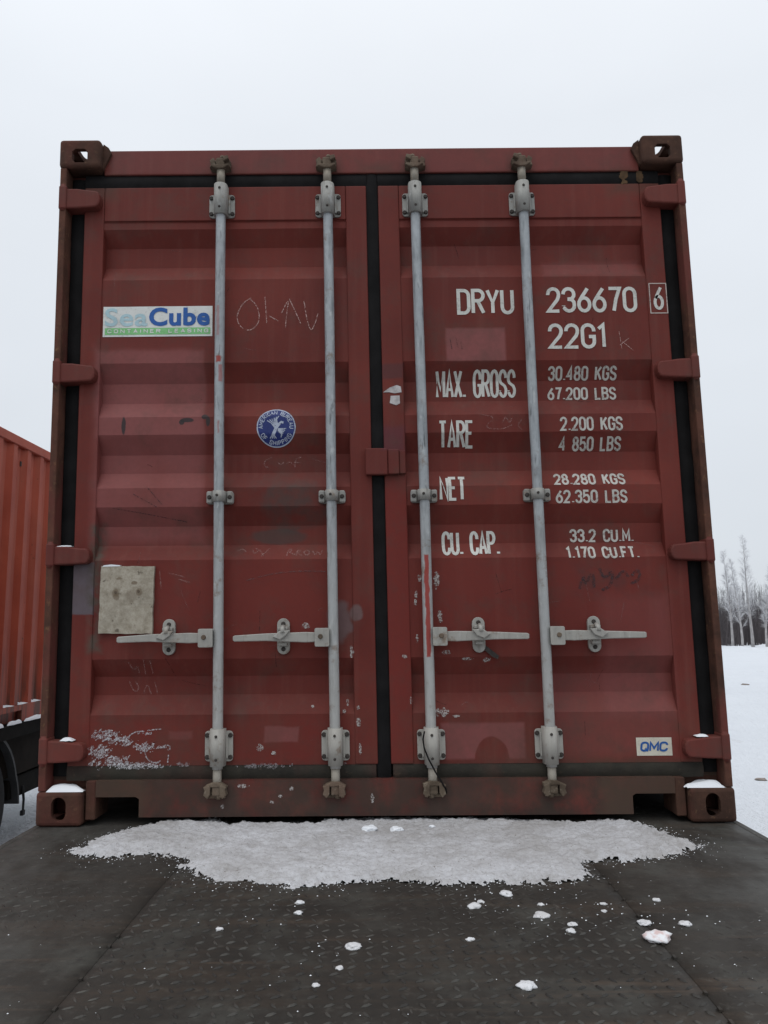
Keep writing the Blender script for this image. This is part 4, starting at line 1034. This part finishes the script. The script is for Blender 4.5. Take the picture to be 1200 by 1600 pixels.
for cx_, cy_, n_ in ((.42, -.95, 20), (.22, -.82, 20), (.55, -.85, 16), (-.3, -.85, 12), (-.1, -1.1, 10), (.65, -.95, 16)):
    for _ in range(n_): crumb(bm, cx_+rc.gauss(0, .06), cy_+rc.gauss(0, .06), -.002, rc.uniform(.0012, .003), rc)
o = obj('snow_crumbs', bm, m_clean); o['kind'] = 'stuff'; o['label'] = 'tiny loose snow crumbs scattered over the dark deck'; 
# clearly separate lumps
LUMPS = [(0.312, -0.735, .017, 'snow lump nearest the drift on the right half of the deck'), (0.219, -0.826, .017, 'wide snow lump right of the middle of the deck'), (0.238, -0.794, .010, 'small snow lump touching the wide lump right of the middle'),
 (0.369, -0.896, .018, 'white snow lump in the middle of the right hand cluster on the deck'), (0.432, -0.952, .011, 'upper of two small snow lumps side by side near the right plate seam'), (0.419, -0.991, .011, 'lower of two small snow lumps side by side near the right plate seam'),
 (0.187, -1.037, .009, 'small lone snow lump below the wide lump on the deck'), (-0.069, -1.073, .016, 'lone snow lump left of the middle of the deck'), (-0.216, -0.789, .011, 'upper of two small snow lumps below the left part of the drift'), (-0.211, -0.863, .010, 'lower of two small snow lumps below the left part of the drift'),
 (-0.381, -0.965, .009, 'leftmost small snow lump on the deck'), (-0.093, -1.182, .008, 'small flat snow lump left of the middle near the front'), (-0.134, -1.262, .008, 'small snow lump closest to the camera on the left'), (0.27, -1.271, .017, 'snow lump closest to the camera on the right'),
 (0.60, -1.037, .030, 'largest snow lump with a rusty pink tinge on the right plate seam'), (0.599, -0.946, .015, 'snow lump just above the largest lump by the right plate seam'), (0.691, -0.952, .014, 'rightmost snow lump on the deck'), (0.68, -0.787, .010, 'small snow lump high on the right deck plate'),
 (0.384, -0.815, .008, 'tiny snow lump above the right hand cluster'), (0.528, -0.863, .007, 'tiny snow lump on the seam between the cluster and the largest lump'), (0.54, -0.813, .008, 'tiny snow lump just under the right end of the drift'), (-0.252, -0.640, .010, 'snow lump at the lower left edge of the drift')]
t = NT('pink tinged snow'); a = t.noise(55, 3); k = t.mix(t.ramp(a, .42, .6, 0, .6), (.76, .77, .79), (.55, .30, .26)); t.bsdf(k, .8, 0, t.noise(150, 3), .4, .002, .3); m_pink = t.m
for i, (x, y, r, lab) in enumerate(LUMPS):
    bm = bmesh.new(); bmesh.ops.create_icosphere(bm, subdivisions=3, radius=1)
    for v in bm.verts:
        n_ = 1 + .42*noise.noise(v.co*1.4+Vector((i*7, 0, 0))) + .22*noise.noise(v.co*4+Vector((0, i*5, 0)))
        v.co = Vector((v.co.x*r*n_, v.co.y*r*n_*1.05, max(-.002, v.co.z*r*.42*n_+r*.05)))
    o = obj('snow_lump', bm, m_pink if r == .030 else m_lump, smooth=True, loc=(x, y, -.002)); tag(o, lab, 'snow lump', 'loose snow lumps on the deck'); o.rotation_euler = (0, 0, i*1.3)

# bright fresh flecks on the drift
for x, y, r, lab in ((-.055, -.13, .026, 'bright fresh snow clod on the middle of the drift, left of its twin'), (.035, -.14, .022, 'bright fresh snow clod on the middle of the drift, right of its twin'), (.155, -.10, .010, 'small bright snow clod on the drift right of the pair')):
    bm = bmesh.new(); bmesh.ops.create_icosphere(bm, subdivisions=3, radius=1)
    for v in bm.verts:
        n_ = 1 + .4*noise.noise(v.co*1.8+Vector((x*50, 0, 0))); v.co = Vector((v.co.x*r*n_, v.co.y*r*n_, v.co.z*r*.45*n_))
    tag(obj('snow_clod', bm, m_clean, smooth=True, loc=(x, y, .018)), lab, 'snow lump', 'fresh clods on the drift')

# ------------------------------------------------------------------ neighbouring orange container on its trailer
OX = -3.30
oc = thing('orange_container', 'weathered orange red container seen past the left edge of the dark red one', 'container', (OX-1.2, 4, -.14))
def op(name, bm, mat):
    for v in bm.verts: v.co -= Vector((OX-1.2, 4, -.14))
    return obj(name, bm, mat, oc)
OY0, OY1 = .9, 6.96
for sx in (0, 1):
    bm = corr_wall(OY0+.16, OY1-.16, .015, 2.335)
    for v in bm.verts:
        v.co.x = v.co.x + OX - .012 if sx else OX-2.42-v.co.x
    if not sx: bmesh.ops.reverse_faces(bm, faces=bm.faces)
    op('side_wall', bm, m_orange)
    x1 = OX if sx else OX-2.36; op('top_rail', box(x1-.06, x1+.004, OY0+.17, OY1-.17, 2.335, 2.415, .005), m_orange)
    bm = bmesh.new(); ycur = OY0+.17
    for ya, yb in ((4.16-.33, 4.52),):
        bx(bm, x1-.05, x1+.006, ycur, ya, -.135, .014, .003); bx(bm, x1-.05, x1+.006, ya+.0005, yb-.0005, -.035, .014); bx(bm, x1-.05, x1-.04, ya+.0005, yb-.0005, -.135, -.036); ycur = yb
    bx(bm, x1-.05, x1+.006, ycur, OY1-.17, -.135, .014, .003)
    o = op('bottom_rail', bm, m_orange)
    for yy in (OY0, OY1-.178):
        for zz in (-.14, 2.33): op('corner_casting', box(x1-.16, x1+.008, yy, yy+.178, zz, zz+.118, .01, 2), m_rust)
        op('corner_post', box(x1-.12, x1+.004, yy+.01, yy+.159, -.021, 2.329, .006), m_orange)
op('roof', box(OX-2.35, OX-.07, OY0+.1, OY1-.1, 2.36, 2.40), m_orange)
op('end_wall', box(OX-2.2, OX-.13, OY0+.03, OY0+.06, -.02, 2.33), m_orange); op('end_wall', box(OX-2.2, OX-.13, OY1-.06, OY1-.03, -.02, 2.33), m_orange)
op('floor', box(OX-2.3, OX-.06, OY0+.1, OY1-.1, -.1, -.03), m_dark)
op('label_plate', box(OX-.047, OX-.040, 4.32, 4.36, 2.17, 2.215), m_bolt)
# its trailer
st_ = thing('semi_trailer', 'dark dirty trailer chassis under the orange container with a mudguarded wheel', 'trailer', (OX-1.2, 4, -1.3))
def sp_(name, bm, mat, smooth=False):
    for v in bm.verts: v.co -= Vector((OX-1.2, 4, -1.3))
    return obj(name, bm, mat, st_, smooth=smooth)
sp_('side_beam', box(OX-.10, OX+.03, 1.0, 7.1, -.26, -.1425, .006), m_chassis)
sp_('chassis_skirt', box(OX-.35, OX-.07, 1.0, 7.1, -.62, -.262), mat_plain('brown chassis', (.016, .0125, .010), .9, 5, .4, .3, .1))
sp_('side_beam', box(OX-2.45, OX-2.32, 1.0, 7.1, -.26, -.1425, .006), m_chassis)
sp_('chassis_beam', box(OX-1.0, OX-.85, 1.0, 7.1, -.60, -.1425), m_chassis); sp_('chassis_beam', box(OX-1.6, OX-1.45, 1.0, 7.1, -.60, -.1425), m_chassis)
wy = 3.90
for k in range(3):
    for s_ in (0, 1):
        wheel(st_, (OX-.03-.30+.0 if s_ else OX-2.37)-(OX-1.2)+(.3 if s_ else 0), wy-1.35+1.35*k*1.0-4+ (0 if k < 2 else .25), .5+.0, math.pi if s_ else 0) if k != 2 else None
def fender(cy):
    bm = bmesh.new(); prev = None
    for k in range(25):
        a_ = math.radians(-5+190*k/24); fl = .05*max(0, (1-k/3)) ; row = []
        for r_, xx in ((.615+fl, OX-.36), (.64+fl, OX-.36), (.64+fl, OX+.0), (.615+fl, OX+.0)):
            row.append(bm.verts.new((xx, cy+r_*math.cos(a_), -.80+r_*math.sin(a_))))
        if prev:
            for j in range(4): bm.faces.new((prev[j], row[j], row[(j+1) % 4], prev[(j+1) % 4]))
        prev = row
    bmesh.ops.recalc_face_normals(bm, faces=bm.faces); return bm
sp_('mudguard', fender(wy), mat_plain('dull black mudguard', (.03, .03, .031), .6, 8, .3))
sp_('storage_box', box(OX-.50, OX-.06, 4.50, 5.9, -.82, -.64, .01), m_chassis)
bm = tube(bmesh.new(), [(OX-.055, 4.76, -.74), (OX-.04, 4.765, -.86), (OX-.045, 4.77, -.985)], [.014, .012, .010], 8); bx(bm, OX-.06, OX-.03, 4.74, 4.79, -1.0, -.955, .004); sp_('hanging_hose', bm, m_tyre)
for i, (ya, yb) in enumerate(((3.0, 4.16), (4.22, 4.50), (4.55, 5.6))):
    bm = bmesh.new(); N = int((yb-ya)/.02); g = []
    for k in range(N+1):
        y = ya+(yb-ya)*k/N; e = min(1, k/3, (N-k)/3); r_ = (.018+.014*noise.noise(Vector((0, y*7, i))))*e+.001
        g.append([bm.verts.new((OX+.006+ (r_*1.3*math.cos(a_)) + .012, y, -.142 + max(-.0, r_*1.6*math.sin(a_)) + .002)) for a_ in [math.pi*q_/6 for q_ in range(7)]])
    for k in range(N):
        for q_ in range(6): bm.faces.new((g[k][q_], g[k+1][q_], g[k+1][q_+1], g[k][q_+1]))
    bmesh.ops.recalc_face_normals(bm, faces=bm.faces)
    tag(obj('snow_ridge', bm, m_clean, smooth=True), ('snow ridge on the trailer beam, nearest piece at the left picture edge', 'short lumpy snow ridge on the trailer beam under the fork pocket', 'long snow ridge on the trailer beam, farthest piece by the dark red container')[i], 'snow')
# little wedges of snow in the corrugation feet
yc = OY0+.16; n_ = 0
WL = ['snow wedge on the orange container rail, nearest the left picture edge', 'snow wedge on the orange container rail directly above the fork pocket end', 'snow wedge on the orange container rail, third along', 'snow wedge on the orange container rail, closest to the dark red container']
while yc < 4.85:
    if yc > 3.75:
        bm = bmesh.new(); hgt = .02
        P_ = [(OX-.012, yc+.072), (OX-.048, yc+.142), (OX-.048, yc+.208), (OX-.012, yc+.276)]
        fr_ = [bm.verts.new((x, y, .0145)) for x, y in P_]; top = [bm.verts.new((OX-.047, yc+.13+.02*q_, .0145+hgt*(.7+.5*noise.noise(Vector((yc, q_*.9, 2)))))) for q_ in range(5)]
        o_ = [bm.verts.new((OX+.002, yc+.06+.05*q_, .016+.006*noise.noise(Vector((yc*3, q_, 5))))) for q_ in range(5)]
        for q_ in range(4): bm.faces.new((o_[q_], o_[q_+1], top[q_+1], top[q_]))
        bm.faces.new((fr_[0], o_[0], top[0])); bm.faces.new((fr_[3], top[4], o_[4]))
        tag(obj('snow_wedge', bm, m_clean, smooth=True), WL[min(3, n_)], 'snow', 'snow wedges along the orange container rail'); n_ += 1
    yc += .278

# ------------------------------------------------------------------ trees
m_birch = mat_plain('pale birch bark', (.36, .345, .34), .8, 5, .35); m_twig = mat_plain('pale twigs', (.60, .60, .615), .9, 3, .1)  # twigs toned pale grey, close to the sky, so crowns look faint
m_bush = mat_plain('bare dark brush', (.085, .075, .078), .9, .4, .35); m_bush2 = mat_plain('bare grey brush', (.17, .165, .175), .9, .4, .3)
def cone(bm, a_, b_, r0, r1, n=3):
    d = (b_-a_).normalized(); u_ = d.orthogonal().normalized(); v_ = d.cross(u_)
    A = [bm.verts.new(a_+(u_*math.cos(2*math.pi*k/n)+v_*math.sin(2*math.pi*k/n))*r0) for k in range(n)]
    B = [bm.verts.new(b_+(u_*math.cos(2*math.pi*k/n)+v_*math.sin(2*math.pi*k/n))*r1) for k in range(n)]
    for k in range(n): bm.faces.new((A[k], A[(k+1) % n], B[(k+1) % n], B[k]))
def birch(x, y, H, lean, lab, seed, grp=None, spread=1.):
    rg = random.Random(seed); z0 = ground_h(x, y)-.2
    root = thing('birch_tree', lab, 'tree', (x, y, z0), grp)
    bm = bmesh.new(); tp = []
    for k in range(11):
        f = k/10; tp.append(Vector((lean*f*f*H*.25 + .12*math.sin(f*5+seed)*f, .1*math.sin(f*4+seed*2)*f, H*f)))
    tube(bm, tp, [.145*(1-.93*k/10)**1.5*H/9+.006 for k in range(11)], 8)
    obj('trunk', bm, m_birch, root)
    bm = bmesh.new()
    def at(f): i = min(9, int(f*10)); return tp[i].lerp(tp[i+1], f*10-i)
    nb = int(64*spread)
    for i in range(nb):
        f = .22+.77*(i/nb)**.78; p = at(f); az = rg.uniform(0, 6.28); L = (1.5*(1-f)**.8+.25)*H/9*rg.uniform(.7, 1.2)*.9
        el = rg.uniform(.7, 1.5); L *= rg.uniform(.5, 1.1); d = Vector((math.cos(az)*.5, math.sin(az)*.5, el)).normalized(); q = p+d*L; cone(bm, p, q, .013*(1.1-f)+.002, .002)
        for j in range(16 if f < .75 else 8):
            s_ = rg.uniform(.15, 1.); a0 = p.lerp(q, s_); az2 = az+rg.uniform(-1.3, 1.3); L2 = L*.42*rg.uniform(.5, 1.1)
            d2 = Vector((math.cos(az2)*.6, math.sin(az2)*.6, rg.uniform(.2, 1.))).normalized(); b0 = a0+d2*L2; cone(bm, a0, b0, .004, .0015)
            for m_ in range(5):
                c0 = a0.lerp(b0, rg.uniform(.3, 1)); d3 = (d2+Vector((rg.uniform(-.7, .7), rg.uniform(-.7, .7), rg.uniform(-.6, .4)))).normalized(); cone(bm, c0, c0+d3*rg.uniform(.12, .32), .0024, .001)
    obj('crown', bm, m_twig, root)
birch(27.05, 61.0, 7.6, -.12, 'slender bare white birch, leftmost, beside the red container', 1)
birch(27.6, 60.5, 7.0, -.30, 'bare white birch with low forked limbs, second from the left', 2)
birch(28.85, 61.5, 8.9, -.18, 'tallest bare white birch, third from the left', 3)
birch(29.25, 60.0, 6.6, .45, 'bare white birch leaning right at the picture edge', 4)
bm = bmesh.new(); rg = random.Random(9)
for i in range(9000):
    x = rg.uniform(15, 62); y = rg.uniform(66, 96); zb = ground_h(x, y); h = rg.uniform(1.4, 3.2)*(1+.25*noise.noise(Vector((x*.25, y*.1, 0))))*(1+(y-66)/75)
    tp_ = Vector((x+rg.gauss(0, .25), y+rg.gauss(0, .2), zb+h)); b_ = Vector((x, y, zb-.1)); cone(bm, b_, tp_, rg.uniform(.02, .05), .006)
    for j in range(4):
        a0 = b_.lerp(tp_, rg.uniform(.25, .9)); cone(bm, a0, a0+Vector((rg.gauss(0, .3), rg.gauss(0, .2), rg.uniform(.3, .9))), .012, .004)
for f in bm.faces: f.material_index = 0
o = obj('brushwood', bm, m_bush); o['kind'] = 'stuff'; o['label'] = 'dark leafless brushwood behind the birches'
bm = bmesh.new()
for i in range(2600):
    x = rg.uniform(15, 62); y = rg.uniform(80, 100); zb = ground_h(x, y); h = rg.uniform(3.8, 6.6)*(1+.3*noise.noise(Vector((x*.3, 0, 4))))
    b_ = Vector((x, y, zb)); tp_ = b_+Vector((rg.gauss(0, .2), 0, h)); cone(bm, b_, tp_, .03, .006)
    for j in range(7):
        a0 = b_.lerp(tp_, rg.uniform(.4, .97)); cone(bm, a0, a0+Vector((rg.gauss(0, .35), rg.gauss(0, .2), rg.uniform(.3, .9))), .010, .003)
o = obj('tall_brushwood', bm, m_bush2); o['kind'] = 'stuff'; o['label'] = 'taller thin grey brushwood showing over the dark brush'
# dirt clods and lumps on the field
for i, (x, y, r, lab) in enumerate(((4.81, 7.83, .055, 'brown dirt clod on the snow at the right picture edge'), (11.8, 24.2, .10, 'small dark clod far out on the snow field'), (9.6, 20.7, .08, 'dark clod on the snow field near the container edge'))):
    bm = bmesh.new(); bmesh.ops.create_icosphere(bm, subdivisions=2, radius=1)
    for v in bm.verts:
        n_ = 1+.5*noise.noise(v.co*1.5+Vector((i*9, 0, 0))); v.co = Vector((v.co.x*r*n_*1.4, v.co.y*r*n_, v.co.z*r*.35*n_))
    tag(obj('dirt_clod', bm, mat_plain('frozen dirt', (.22, .19, .17), .9, 12, .4), loc=(x, y, ground_h(x, y)+.01)), lab, 'clod')
